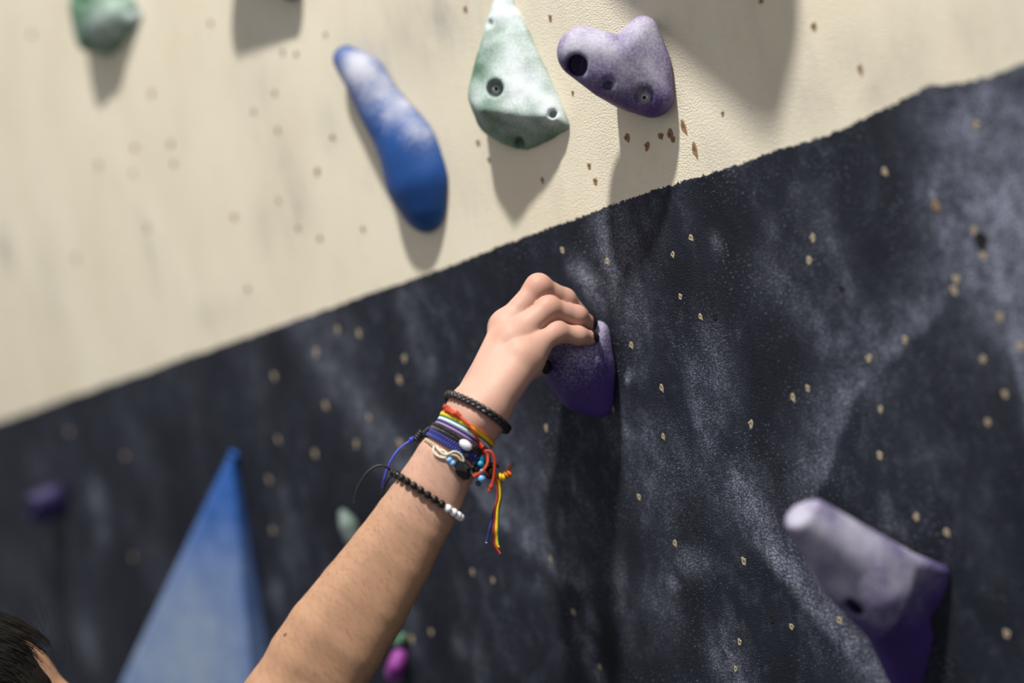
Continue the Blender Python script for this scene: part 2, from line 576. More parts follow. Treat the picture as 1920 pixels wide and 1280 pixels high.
bm_ = t.bump(ng2, 0.10, 0.0012, bm_)
wm = t.out(col, t.mix(isc, (0.72, 0.72, 0.72), (0.85, 0.85, 0.85)), bm_, Specular_IOR_Level=0.18)
wall = mesh_obj('wall_back', np.stack([gu, gv, 0 * gu], 1), quads, wm, attrs={'edge': edge, 'chalk': chalk, 'stain': stain})
wall.matrix_world = wall_matrix(WO)
tag(wall, 'overhanging climbing wall painted cream above and chalky black below', kind='structure')


# padded floor of the hall
fx, fy = 5.0, 5.0
t = NT('floor_mat_vinyl')
fnz = t.noise(40, 4)
fm = t.out(t.mix(t.ramp(fnz, 0.3, 0.7), (0.075, 0.08, 0.09), (0.10, 0.105, 0.12)), 0.6, t.bump(fnz, 0.1, 0.002))
foot_y = float((WO + WV * -2.09)[1]) + 0.02
floor = mesh_obj('floor', [(-3.2, foot_y - 6, 0), (4, foot_y - 6, 0), (4, foot_y, 0), (-3.2, foot_y, 0), (-3.2, foot_y - 6, -0.2), (4, foot_y - 6, -0.2), (4, foot_y, -0.2), (-3.2, foot_y, -0.2)],
                 [(0, 1, 2, 3), (4, 7, 6, 5), (0, 4, 5, 1), (1, 5, 6, 2), (2, 6, 7, 3), (3, 7, 4, 0)], fm, smooth=False)
tag(floor, 'dark padded floor below the climbing wall', kind='structure')


# screw holes with torn plywood rims
def hole_mesh(seed, inner):
    r = np.random.default_rng(seed); n = 11
    prof = [(1.0, 0.00015), (0.8, 0.0005), (0.4, 0.0004), (0.22, 0.0001)]
    jag = r.uniform(0.6, 1.25, n)
    V_ = []
    for k, (s, h) in enumerate(prof):
        for i in range(n):
            a = 2 * math.pi * i / n
            j = jag[i] if k < 2 else 1.0
            V_.append((s * j * math.cos(a), s * j * math.sin(a), h))
    V_.append((0, 0, 0.0001))
    F_, mi = [], []
    for k in range(3):
        for i in range(n):
            F_.append((k * n + i, k * n + (i + 1) % n, (k + 1) * n + (i + 1) % n, (k + 1) * n + i)); mi.append(0)
    for i in range(n):
        F_.append((3 * n + i, 3 * n + (i + 1) % n, 4 * n)); mi.append(1)
    return V_, F_, mi


hole_protos = {}
for kind, (m0, m1) in {'pale': ('wood', 'hole'), 'brown': ('wood_brown', 'hole'), 'dark': ('hole_black', 'hole_black')}.items():
    for s in range(4):
        v, f, mi = hole_mesh(s + 5, 0)
        me = bpy.data.meshes.new('screw_hole')
        me.from_pydata(v, [], f)
        me.materials.append(M[m0]); me.materials.append(M[m1])
        me.polygons.foreach_set('material_index', mi)
        hole_protos[kind, s] = me


def screw_hole(x, y, w=5.0, hgt=7.5, kind='pale', rot=0.0):
    o = bpy.data.objects.new('screw_hole', hole_protos[kind, random.randrange(4)])
    COL.objects.link(o); o.parent = wall
    q = uvh(H(x, y))
    o.location = (q[0], q[1], 0)
    o.scale = (w / 2000, hgt / 2000, 1)
    o.rotation_euler = (0, 0, rot + random.uniform(-0.25, 0.25))


for x, y in ((1261, 477), (1295, 446), (1276, 557), (1313, 594), (1183, 647), (1240, 727), (1243, 818), (1147, 765), (1138, 490), (1055, 470), (1408, 795),
             (1518, 489), (1524, 446), (1486, 745), (1515, 729), (1629, 672), (1697, 638), (1650, 767), (1650, 855), (1658, 322), (1830, 237), (1845, 481),
             (1794, 524), (1790, 546), (1875, 594), (1842, 673), (1885, 740), (1853, 792), (1199, 932), (1265, 1018), (1395, 1053), (1387, 1204), (1380, 1254),
             (1485, 1175), (1573, 1163), (1718, 969), (1774, 998), (1888, 1189), (1024, 802), (1076, 1147), (1124, 1250), (1032, 1048), (925, 1088), (886, 1072),
             (809, 1185), (773, 1199), (748, 712), (758, 672), (593, 660), (633, 618), (672, 625), (610, 760), (692, 783), (668, 832), (750, 832), (515, 705),
             (522, 825), (505, 900), (512, 995), (590, 850), (1915, 650), (1826, 432), (235, 855), (250, 1045), (130, 810)):
    big = 1.35 if x < 800 else 1.0
    screw_hole(x, y, random.uniform(3.6, 5.2) * big, random.uniform(5.6, 7.8) * big)
screw_hole(1754, 386, 5, 9, 'brown')
for x, y, w, h in ((1842, 452, 10, 15), (1578, 541, 4, 5), (1447, 1160, 5, 9), (1208, 1180, 5, 10), (1010, 1232, 7, 9), (1341, 594, 5, 6), (442, 940, 6, 8)):
    screw_hole(x, y, w, h, 'dark')
for x, y, w, h in ((1175, 258, 6, 8), (1213, 274, 5.5, 7.5), (1302, 281, 5, 15), (1281, 238, 5, 14), (1256, 252, 6, 11), (1240, 255, 6, 6), (1262, 262, 5, 6), (1105, 312, 4.5, 6), (1117, 340, 5, 7), (1017, 338, 3.5, 6),
                   (897, 268, 5, 7), (917, 300, 4, 6), (1032, 35, 4, 7), (872, 18, 5, 7), (1074, 175, 3, 5), (1613, 130, 4, 8), (1428, 2, 5, 4), (595, 322, 8, 9), (440, 407, 9, 10), (523, 377, 6, 7),
                   (558, 428, 7, 8), (600, 448, 7, 7), (253, 278, 10, 11), (326, 308, 9, 10), (143, 485, 11, 12), (465, 543, 8, 9), (520, 245, 7, 8), (623, 258, 7, 8), (395, 45, 8, 8),
                   (610, 65, 5, 7), (530, 98, 6, 8), (555, 102, 6, 8), (516, 175, 7, 9), (475, 210, 7, 9), (284, 175, 9, 10), (60, 65, 12, 12), (277, 428, 9, 11), (1355, 213, 3, 4),
                   (745, 378, 5, 7), (710, 290, 5, 8), (735, 250, 4, 5), (1525, 50, 5, 7), (185, 310, 11, 11), (320, 270, 9, 10), (250, 325, 9, 9), (680, 430, 6, 7)):
    screw_hole(x, y, w, h, 'brown')


# ------------------------------------------------------------------ climbing holds
def hull_spheres(anchors, tris, n=9):
    C_, R_ = [], []
    for tri in tris:
        P = [anchors[i] for i in tri]
        if len(P) == 2: P = [P[0], P[1], P[1]]
        for i in range(n + 1):
            for j in range(n + 1 - i):
                w = np.array([i, j, n - i - j]) / n
                C_.append(sum(w[k] * P[k][0] for k in range(3))); R_.append(sum(w[k] * P[k][1] for k in range(3)))
    S = np.unique(np.round(np.column_stack([C_, R_]), 6), axis=0)
    return S[:, :3].astype(np.float32), S[:, 3].astype(np.float32)


def spheres_sdf(p, C_, R_):
    d = np.full(len(p), 9.0, np.float32)
    for c, r in zip(C_, R_):
        q = p - c
        np.minimum(d, np.sqrt((q * q).sum(1)) - r, out=d)
    return d


HOLDS = {}


def seat(f, base, x, y):
    """where a hole drilled at a photo position enters the hold's surface"""
    r = ray(x, y); tt = 0.6
    for _ in range(90):
        d = float(f((uvh(CAM + r * tt) - base)[None].astype(np.float32))[0])
        if d < 0.00005: break
        tt += max(d * 0.8, 0.00005)
        if tt > 2.6: return uvh(H(x, y, 10)) - base
    return uvh(CAM + r * tt) - base



def finish_hold(name, sdf, lo_, hi_, origin, mat, chalks, vox, smooth_it, lump=0.0, lump_scale=0.02):
    v, q = surface(sdf, lo_, hi_, vox)
    v = relax(v, q, smooth_it, 0.5)
    v[:, 2] = np.maximum(v[:, 2], -0.0005)
    ck = np.zeros(len(v))
    for (x, y, h, r, s) in chalks:
        c = uvh(H(x, y, h)) - uvh(origin)
        d2 = ((v - c) ** 2).sum(1)
        ck = np.maximum(ck, s * np.exp(-d2 / (r / 1000) ** 2))
    ck = ck * (0.85 + 0.3 * gridnoise(v, 0.012, 3))
    o = mesh_obj(name, v, q, mat, attrs={'chalk': ck})
    o.matrix_world = wall_matrix(origin)
    return o


def blob_hold(name, opx, anchors, tris, mat, chalks, holes=(), vox=0.0014, smooth_it=6, cuts=()):
    """a moulded hold: hull of spheres (px, py, mm off the wall, mm radius), cut flat where it meets the wall"""
    origin = H(*opx)
    base = uvh(origin)
    A = [(uvh(H(x, y, h)) - base, r / 1000) for x, y, h, r in anchors]
    C_, R_ = hull_spheres(A, tris)
    def solid(p):
        d = smax(spheres_sdf(p, C_, R_), -p[:, 2], 0.002)
        for c, n, kk, lim in CU:
            e_ = (p - c.astype(np.float32)) @ n.astype(np.float32)
            if lim is not None:      # the cut stops where it runs out of this side
                e_ = smin(e_, (p - lim[0].astype(np.float32)) @ lim[1].astype(np.float32), 0.004)
            d = smax(d, e_, kk)
        return d
    wl = lambda n: unit(np.array([n @ WU, n @ WV, n @ WN]))
    CU = [(uvh(q[0]) - base, wl(q[1]), q[2], (uvh(q[3]) - base, wl(q[4])) if len(q) > 3 else None) for q in cuts]
    HS = [(seat(solid, base, x, y), unit(np.array(d, float)), r / 1000, dep / 1000) for x, y, h, d, r, dep in holes]

    def sdf(p):
        d = solid(p)
        for c, ax, r, dep in HS:
            s = (p - c.astype(np.float32)) @ ax.astype(np.float32)
            q = p - c.astype(np.float32) - s[:, None] * ax.astype(np.float32)
            cyl = np.maximum(np.sqrt((q * q).sum(1)) - r, np.maximum(-s - dep, s - 0.03))
            d = smax(d, -cyl, 0.0022)
        return d
    pad = 0.006
    lo_ = (C_ - R_[:, None]).min(0) - pad; hi_ = (C_ + R_[:, None]).max(0) + pad
    lo_[2] = -0.004
    HOLDS[name + str(opx)] = (sdf, origin)
    o = finish_hold(name, sdf, lo_, hi_, origin, mat, chalks, vox, smooth_it)
    return o, sdf, origin


def facet_hold(name, opx, pts, mat, chalks, holes=(), vox=0.0014, smooth_it=2, k=0.0035, lump=0.0012, grow=0.0):
    """a chiselled hold: rounded convex solid through the corner points (px, py, mm off the wall)"""
    origin = H(*opx); base = uvh(origin)
    P = np.array([uvh(H(*p)) - base for p in pts])
    bm = bmesh.new()
    for p in P: bm.verts.new(p)
    r = bmesh.ops.convex_hull(bm, input=bm.verts)
    bm.faces.ensure_lookup_table(); bm.normal_update()
    cen = P.mean(0); planes = []
    for f in bm.faces:
        n = np.array(f.normal); d = n @ np.array(f.verts[0].co)
        if n @ cen > d: n, d = -n, -d
        if not any(n @ m > 0.995 and abs(d - e_) < 0.003 for m, e_ in planes):
            planes.append((n, d))
    bm.free()
    def solid(p):
        d = None
        for n, e_ in planes:
            kk = 0.0015 if n[2] < -0.9 else k
            c = p @ n.astype(np.float32) - np.float32(e_ + grow)
            d = c if d is None else smax(d, c, kk)
        return d
    HS = [(seat(solid, base, x, y), unit(np.array(d, float)), r / 1000, dep / 1000) for x, y, h, d, r, dep in holes]

    def sdf(p):
        d = solid(p)
        if lump: d = d + lump * gridnoise(p, 0.016, 5).astype(np.float32) + 0.5 * lump * gridnoise(p, 0.007, 6).astype(np.float32)
        for c, ax, r, dep in HS:
            s = (p - c.astype(np.float32)) @ ax.astype(np.float32)
            q = p - c.astype(np.float32) - s[:, None] * ax.astype(np.float32)
            cyl = np.maximum(np.sqrt((q * q).sum(1)) - r, np.maximum(-s - dep, s - 0.03))
            d = smax(d, -cyl, 0.002)
        return d
    lo_ = P.min(0) - 0.008; hi_ = P.max(0) + 0.008
    lo_[2] = -0.004
    return finish_hold(name, sdf, lo_, hi_, origin, mat, chalks, vox, smooth_it), sdf, origin


def bolt(parent, origin, x, y, h, d, r, sunk):
    """washer and socket-head bolt at the bottom of a bolt hole"""
    base = uvh(origin); c = seat(h, base, x, y) if callable(h) else uvh(H(x, y, h)) - base
    ax = unit(np.array(d, float)); a0 = unit(np.cross(ax, [0.2, 1, 0.1])); a1 = np.cross(ax, a0)
    c = c - ax * sunk / 1000
    R_ = r / 1000
    v, f = lathe([(R_, -0.004), (R_, 0.0005), (R_ * 0.93, 0.0010), (R_ * 0.66, 0.0010), (R_ * 0.62, 0.0034), (R_ * 0.55, 0.0042), (R_ * 0.30, 0.0042)], c, (a0, a1, ax))
    o = mesh_obj('bolt', v, f, M['steel'], parent)
    v, f = lathe([(R_ * 0.31, 0.0042), (R_ * 0.30, 0.0008), (0.00001, 0.0008)], c, (a0, a1, ax), 6)
    mesh_obj('socket', v, f, M['socket_dark'], o, smooth=False)
    return o


VIEW = lambda x, y: unit(np.array([-(ray(x, y) @ WU), -(ray(x, y) @ WV), -(ray(x, y) @ WN)]))

# purple hold in the climber's grip
held, held_sdf, held_o = blob_hold(
    'climbing_hold', (1105, 690),
    [(1121, 622, 10, 10), (1130, 690, 9, 11), (1122, 755, 9, 13), (1060, 645, 32, 13), (1047, 687, 34, 15), (1083, 733, 24, 16.5), (1092, 680, 30, 16.5)],
    [(0, 1, 6), (1, 2, 6), (0, 3, 6), (3, 4, 6), (4, 5, 6), (2, 5, 6)], M['held_purple'],
    [(1125, 612, 12, 26, 0.95), (1080, 640, 45, 34, 0.75), (1085, 668, 45, 20, 0.55), (1130, 650, 12, 22, 0.5)], smooth_it=30)
tag(held, 'purple rounded hold gripped by the hand, chalky on top', 'climbing hold', 'climbing holds on the wall')

# purple bean-shaped hold above
hole_dir = (-0.35, -0.15, 1)
h2, s2, o2 = blob_hold(
    'climbing_hold', (1205, 130),
    [(1093, 98, 50, 19.5), (1205, 60, 14, 12), (1224, 181, 12, 16), (1232, 120, 8, 11), (1140, 142, 40, 17), (1165, 108, 36, 15), (1190, 165, 24, 18), (1170, 178, 4, 11), (1185, 110, 5, 12)],
    [(0, 5), (0, 4, 5), (1, 3, 5), (2, 3, 5), (4, 5, 6), (2, 6, 5), (2, 4, 6), (2, 6, 7), (4, 6, 7), (5, 7, 8), (1, 5, 8)], M['violet'],
    [(1100, 70, 65, 36, 0.95), (1130, 95, 55, 30, 0.8), (1200, 60, 25, 34, 0.95), (1228, 120, 24, 24, 0.8), (1180, 120, 40, 34, 0.7), (1110, 130, 60, 20, 0.4)],
    holes=[(1081, 123, 66, tuple(VIEW(1081, 123) + np.array([-0.15, 0, 0.0])), 8.2, 24), (1140, 157, 48, tuple(VIEW(1140, 157)), 4.2, 3), (1206, 181, 28, tuple(VIEW(1206, 181)), 7.2, 6)], vox=0.0012, smooth_it=9)
tag(h2, 'violet bean-shaped hold with a deep pocket and a steel bolt', 'climbing hold', 'climbing holds on the wall')
bolt(h2, o2, 1208, 183, s2, VIEW(1206, 181), 4.6, 0.5)
v, f = lathe([(0.0046, -0.002), (0.0046, 0.0002), (0.0036, 0.0007), (0.0030, 0.0003), (0.00001, 0.0003)], seat(s2, uvh(o2), 1140, 157),
             (unit(np.cross(VIEW(1140, 157), [0, 1, 0])), unit(np.cross(VIEW(1140, 157), np.cross(VIEW(1140, 157), [0, 1, 0]))), VIEW(1140, 157)))
mesh_obj('screw_plug', v, f, M['dark_purple'], h2, attrs={'chalk': np.zeros(len(v))})

# big pale green hold
g_holes = [(928, 165, 31, tuple(VIEW(928, 165) + np.array([0.1, 0, 0.25])), 7.2, 11), (1034, 214, 13, tuple(VIEW(1034, 214) + np.array([0.1, 0, 0.6])), 3.4, 12), (973, 266, 15, tuple(VIEW(973, 266) + np.array([0, 0.2, 0.4])), 4.4, 10), (919, 44, 12, tuple(VIEW(913, 42)), 2.6, 4)]
h3, s3, o3 = facet_hold(
    'climbing_hold', (985, 150),
    [(942, -34, 2), (915, 30, 14), (880, 140, 30), (876, 190, 34), (905, 205, 40), (897, 245, 22), (925, 265, 12), (980, 285, 3), (1025, 268, 1), (1074, 240, 0),
     (1042, 222, 14), (1066, 215, 0), (1015, 120, 0), (986, 60, 0), (962, 0, 0), (1000, 170, 14), (955, -30, 0), (985, 60, -4), (1070, 238, -4), (1000, 282, -4), (935, 262, -4), (905, 200, -4), (935, -30, -4)],
    M['green'], [(950, 10, 10, 45, 0.95), (985, 130, 18, 50, 0.95), (930, 95, 28, 32, 0.6), (960, 185, 35, 30, 0.9), (1020, 185, 15, 34, 0.95), (890, 180, 36, 24, 0.65), (960, 250, 18, 40, 0.42), (905, 225, 32, 20, 0.5)],
    holes=g_holes)
tag(h3, 'large chalky green faceted hold between the blue and violet ones', 'climbing hold', 'climbing holds on the wall')
bolt(h3, o3, 931, 167, s3, VIEW(928, 165) + np.array([0.1, 0, 0.25]), 5.4, 0.5)

# long blue hold
h4, s4, o4 = blob_hold(
    'climbing_hold', (765, 290),
    [(650, 111, 10, 13.5), (694, 152, 6, 22.5), (724, 203, 2, 25.5), (761, 248, -3, 31), (788, 287, -6, 37), (804, 332, -9, 40), (811, 374, -8, 32), (811, 405, -3, 16)],
    [(0, 1), (1, 2), (2, 3), (3, 4), (4, 5), (5, 6), (6, 7)], M['blue'],
    [(668, 118, 26, 30, 1.2), (700, 145, 26, 30, 1.1), (745, 185, 20, 26, 1.0), (785, 220, 18, 24, 0.95), (820, 250, 16, 22, 0.6)], vox=0.0016, smooth_it=25)
tag(h4, 'long blue tapered hold with a chalk-white upper end', 'climbing hold', 'climbing holds on the wall')

# purple hold with a snout, lower right
snout_n = unit(np.cross(H(1700, 1112, 36) - H(1784, 1068, 3), H(1700, 1240, 22) - H(1784, 1068, 3)))
if snout_n @ Rv < 0: snout_n = -snout_n
h5, s5, o5 = blob_hold(
    'climbing_hold', (1730, 1150),
    [(1503, 972, 104, 11.5), (1540, 1015, 84, 15), (1610, 1050, 62, 22), (1640, 1105, 56, 20), (1700, 1060, 30, 10), (1772, 1078, 5, 6), (1774, 1180, 5, 6), (1720, 1290, 8, 16), (1650, 1180, 34, 10), (1700, 1230, 20, 14), (1568, 1100, 70, 9), (1530, 955, 96, 7), (1745, 1330, 4, 10)],
    [(0, 11, 1), (0, 1, 2), (1, 11, 2), (2, 11, 4), (2, 3, 4), (2, 10, 3), (1, 10, 2), (3, 4, 6), (4, 5, 6), (3, 8, 9), (3, 9, 6), (8, 9, 7), (6, 9, 7), (10, 3, 8), (7, 12, 6)], M['purple'],
    [(1510, 965, 108, 44, 1.0), (1570, 1010, 85, 44, 0.95), (1630, 1060, 75, 48, 0.95), (1690, 1050, 40, 40, 0.75), (1640, 1110, 72, 30, 0.65), (1730, 1060, 20, 26, 0.5)],
    holes=[(1598, 1140, 72, tuple(VIEW(1598, 1140) + np.array([-0.35, -0.2, 0.0])), 7.0, 24)], vox=0.0015, smooth_it=6,
    cuts=[(H(1513, 963, 108), unit(-0.62 * Rv + 0.66 * Uv - 0.42 * Fv), 0.003), (H(1784, 1068, 3), snout_n, 0.004, H(1692, 1130, 40), unit(Rv * 0.9 - Uv * 0.45))])
tag(h5, 'large purple snout-shaped hold with a chalk-white tip, low on the black paint', 'climbing hold', 'climbing holds on the wall')

# green hold top left
h6, s6, o6 = facet_hold(
    'climbing_hold', (205, 40),
    [(150, -95, 2), (122, 0, 30), (132, 60, 34), (142, 92, 30), (178, 106, 14), (205, 105, 4), (238, 78, 2), (266, 48, 0), (272, 18, 0), (235, -20, 0), (190, -95, 0), (185, 60, 30), (170, 20, 36), (240, 40, 12),
     (270, 30, -4), (215, 105, -4), (180, 100, -4), (200, -95, -4)],
    M['green'], [(190, 40, 30, 40, 0.6), (255, 30, 8, 30, 0.75), (165, 70, 34, 30, 0.6)],
    holes=[(152, 2, 36, (-0.5, 0, 1), 8, 12), (243, 18, 14, (0, 0, 1), 4.5, 12)], vox=0.0022, k=0.007, lump=0.0018)
tag(h6, 'blurred green faceted hold cut by the top edge, far left', 'climbing hold', 'climbing holds on the wall')

# dark purple hold whose lower edge shows at the top
h7, s7, o7 = blob_hold(
    'climbing_hold', (500, -70), [(400, -120, 34, 14), (545, -20, 8, 11), (520, -110, 10, 20), (460, -160, 10, 22)], [(0, 1, 2), (0, 2, 3)], M['purple'],
    [(430, -140, 40, 30, 0.6)], vox=0.0024)
tag(h7, 'dark purple hold whose tip just shows at the top edge', 'climbing hold', 'climbing holds on the wall')

# small dark purple hold far left on the black paint
h8, s8, o8 = blob_hold(
    'climbing_hold', (95, 945), [(62, 945, 40, 15), (100, 930, 12, 18), (70, 965, 36, 12), (108, 950, 8, 14)], [(0, 1, 3), (0, 2, 3)], M['dark_purple'],
    [(85, 915, 40, 22, 0.35)], holes=[(52, 948, 55, tuple(VIEW(52, 948)), 8, 22)], vox=0.0022)
tag(h8, 'small dark purple hold far left on the black paint', 'climbing hold', 'climbing holds on the wall')

# pink foothold below the forearm, small green one above it, pale green one behind the forearm
h9, s9, o9 = blob_hold('climbing_hold', (745, 1245), [(738, 1262, 14, 9), (748, 1232, 12, 8.5), (742, 1247, 18, 8)], [(0, 1, 2)], M['pink'], [], vox=0.0016)
tag(h9, 'small magenta foothold peeking out below the forearm', 'climbing hold', 'climbing holds on the wall')
h10, s10, o10 = blob_hold('climbing_hold', (752, 1200), [(748, 1203, 6, 6), (756, 1194, 4, 5)], [(0, 1)], M['green'], [], vox=0.0014)
tag(h10, 'tiny dark green foothold just above the magenta one', 'climbing hold', 'climbing holds on the wall')
h11, s11, o11 = blob_hold('climbing_hold', (655, 990), [(643, 962, 5, 5), (654, 985, 8, 10), (662, 1010, 6, 9)], [(0, 1), (1, 2)], M['pale_green'], [(655, 985, 16, 30, 0.7)], vox=0.0016)
tag(h11, 'pale chalky green foothold left of the forearm', 'climbing hold', 'climbing holds on the wall')


# large blue triangular volume lower left
def volume(name, opx, pts, mat, chalks, bevel=0.006):
    origin = H(*opx); base = uvh(origin)
    bm = bmesh.new()
    for p in pts: bm.verts.new(uvh(H(*p)) - base)
    r = bmesh.ops.convex_hull(bm, input=bm.verts)
    bmesh.ops.bevel(bm, geom=bm.edges[:], offset=bevel, segments=3, affect='EDGES', profile=0.5)
    bmesh.ops.triangulate(bm, faces=bm.faces[:])
    for _ in range(3):
        long = [e_ for e_ in bm.edges if e_.calc_length() > 0.02]
        if long: bmesh.ops.subdivide_edges(bm, edges=long, cuts=1)
        bmesh.ops.triangulate(bm, faces=bm.faces[:])
    bm.normal_update()
    me = bpy.data.meshes.new(name); bm.to_mesh(me); bm.free()
    v = np.array([q.co[:] for q in me.vertices])
    ck = np.zeros(len(v))
    for (x, y, h, r_, s) in chalks:
        c = uvh(H(x, y, h)) - base
        ck = np.maximum(ck, s * np.exp(-((v - c) ** 2).sum(1) / (r_ / 1000) ** 2))
    at = me.attributes.new('chalk', 'FLOAT', 'POINT'); at.data.foreach_set('value', ck.astype(np.float32))
    me.materials.append(mat)
    o = bpy.data.objects.new(name, me); COL.objects.link(o); o.matrix_world = wall_matrix(origin)
    return o, origin


vb, vbo = volume('wall_volume', (440, 1200),
                 [(432, 842, 0), (440, 846, 0), (505, 1230, 0), (520, 1420, 0), (170, 1420, 95), (215, 1300, 86), (482, 1300, 30), (490, 1420, 40), (300, 1420, 0), (434, 850, 6)],
                 M['volume_blue'], [(330, 1240, 75, 150, 0.85), (250, 1260, 90, 90, 0.8), (390, 1100, 50, 90, 0.6), (380, 1000, 40, 50, 0.35), (470, 1190, 30, 40, 0.6), (420, 1290, 40, 80, 0.7)])
tag(vb, 'large blue triangular volume with chalky lower face, lower left', 'wall volume')
ax_ = unit(np.array([-0.55, 0.15, 1.0]))
v, f = lathe([(0.0085, 0.0), (0.0075, 0.0012), (0.0058, 0.0006), (0.00001, 0.0004)], uvh(H(442, 1222, 40)) - uvh(vbo), (unit(np.cross(ax_, [0, 1, 0])), np.cross(ax_, unit(np.cross(ax_, [0, 1, 0]))), ax_))
VB_HOLE = (v, f)

# grey volume above the frame whose soft shadow lies on the cream paint
vg, _ = volume('wall_volume', (1400, -420), [(1262, -470, 105), (1330, -620, 95), (1000, -420, 62), (1100, -640, 60), (1420, -420, 0), (1500, -640, 0), (1150, -330, 0), (1060, -640, 0)], M['grey_volume'], [])
tag(vg, 'volume above the top edge casting the broad shadow upper right', 'wall volume')

# ------------------------------------------------------------------ the climber
ARM0 = [(893, 775, 1.066, 20.6), (868, 817, 1.064, 20.8), (836, 867, 1.062, 23.4), (796, 942, 1.060, 26.8), (772, 980, 1.058, 28.2), (709, 1082, 1.055, 33.2), (630, 1196, 1.050, 38.0), (582, 1273, 1.050, 38.5), (530, 1370, 1.050, 37.5)]
ARM = [tuple(q) for q in spline(ARM0, 13)]
AX = [D(x, y, d) for x, y, d, r in ARM]
AR = [r / 1000 for *_, r in ARM]
WR = AX[0]
mcp = {'middle': H(949, 609, 87), 'ring': H(962, 633, 94), 'pinky': H(979, 664, 97), 'index': H(945, 612, 64)}
FING = {
    'middle': ([mcp['middle'], H(1010, 538, 62), H(1059, 561, 38), H(1092, 594, 20)], [10.2, 9.2, 8.4, 6.6]),
    'ring': ([mcp['ring'], H(1027, 578, 62), H(1081, 592, 38), H(1102, 605, 24)], [10.4, 9.0, 8.1, 6.5]),
    'pinky': ([mcp['pinky'], H(1043, 623, 61), H(1084, 629, 43), H(1105, 633, 31)], [9.8, 8.0, 7.1, 6.0]),
    'index': ([mcp['index'], H(1004, 545, 42), H(1060, 568, 22), H(1088, 588, 9)], [10.5, 8.8, 7.6, 6.2]),
    'thumb': ([H(905, 735, 108), H(938, 712, 88), H(974, 700, 72), H(1013, 688, 55)], [14, 11, 9.5, 6.8]),
}
lat = unit(mcp['pinky'] - mcp['index'])
mdir = unit(mcp['ring'] - WR)
dors = unit(np.cross(lat, mdir))
if dors @ Fv > 0: dors = -dors
META = {'index': -13, 'middle': -5, 'ring': 4, 'pinky': 12}

# shoulder, neck and head below and left of the frame
HEAD = D(-78, 1398, 1.125)
FACE = unit(np.array([0.15, 0.98, 0.12])); HUP = unit(np.array([0.0, -0.12, 1.0])); HUP = unit(HUP - FACE * (HUP @ FACE)); HRT = np.cross(FACE, HUP)
NECK = HEAD - HUP * 0.135 - FACE * 0.03
SHO = NECK + np.array([0.165, -0.02, -0.015])
SHO2 = NECK + np.array([-0.175, -0.02, -0.075])
CHEST = NECK + np.array([0, -0.035, -0.17]); WAIST = NECK + np.array([0, -0.07, -0.40])
ELB = AX[-1]


def forearm_sdf(p):
    d = None
    P1, P2, R1, R2 = [], [], [], []
    for i in range(len(AX)):
        a = AX[max(i - 1, 0)]; b = AX[min(i + 1, len(AX) - 1)]
        e_ = unit(np.cross(unit(b - a), Fv))
        if e_ @ Rv < 0: e_ = -e_
        r = AR[i]
        w = 0.0 if i == 0 else 1.0
        P1.append(AX[i] - e_ * r * 0.26); R1.append(r * 0.75)
        P2.append(AX[i] + e_ * r * 0.36 - Fv * 0.002); R2.append(r * 0.63)
    a = chain(p, P1, R1, 0.0015); b = chain(p, P2, R2, 0.0015)
    return smin(a, b, 0.013)


def palm_sdf(p):
    d = None
    for k, off in META.items():
        c = cone(p, WR + lat * off / 1000 + dors * 0.003, mcp[k] - dors * 0.001, 0.0125, FING[k][1][0] / 1000)
        d = c if d is None else smin(d, c, 0.006)
    # pads of the palm, tendons of the back
    d = smin(d, cone(p, WR + lat * 0.009 - dors * 0.007 + mdir * 0.016, H(989, 676, 92), 0.0125, 0.0115), 0.010)
    d = smin(d, cone(p, H(989, 676, 92), H(1004, 660, 82), 0.0115, 0.0095), 0.008)
    d = smin(d, cone(p, WR - dors * 0.006, mcp['middle'] - dors * 0.010 - mdir * 0.008, 0.0135, 0.0125), 0.012)
    d = smin(d, cone(p, FING['thumb'][0][0], WR - lat * 0.006, 0.013, 0.014), 0.012)
    for a, b in (('middle', 'ring'), ('ring', 'pinky'), ('index', 'middle')):     # webs between the fingers
        A_, B_ = FING[a][0], FING[b][0]
        m0 = (A_[0] + B_[0]) / 2 - dors * 0.001
        m1 = (A_[0] * 0.66 + A_[1] * 0.34 + B_[0] * 0.66 + B_[1] * 0.34) / 2 - dors * 0.003
        d = smin(d, cone(p, m0, m1, 0.0088, 0.0055), 0.006)
    for k in ('middle', 'ring', 'pinky'):
        d = smin(d, cone(p, WR + lat * META[k] * 0.0005 + dors * 0.0125, mcp[k] + dors * 0.0070, 0.0022, 0.0024), 0.007)
    return d


def upper_sdf(p):
    d = chain(p, [ELB, ELB * 0.55 + SHO * 0.45, SHO], [0.039, 0.043, 0.056], 0.02)
    return d


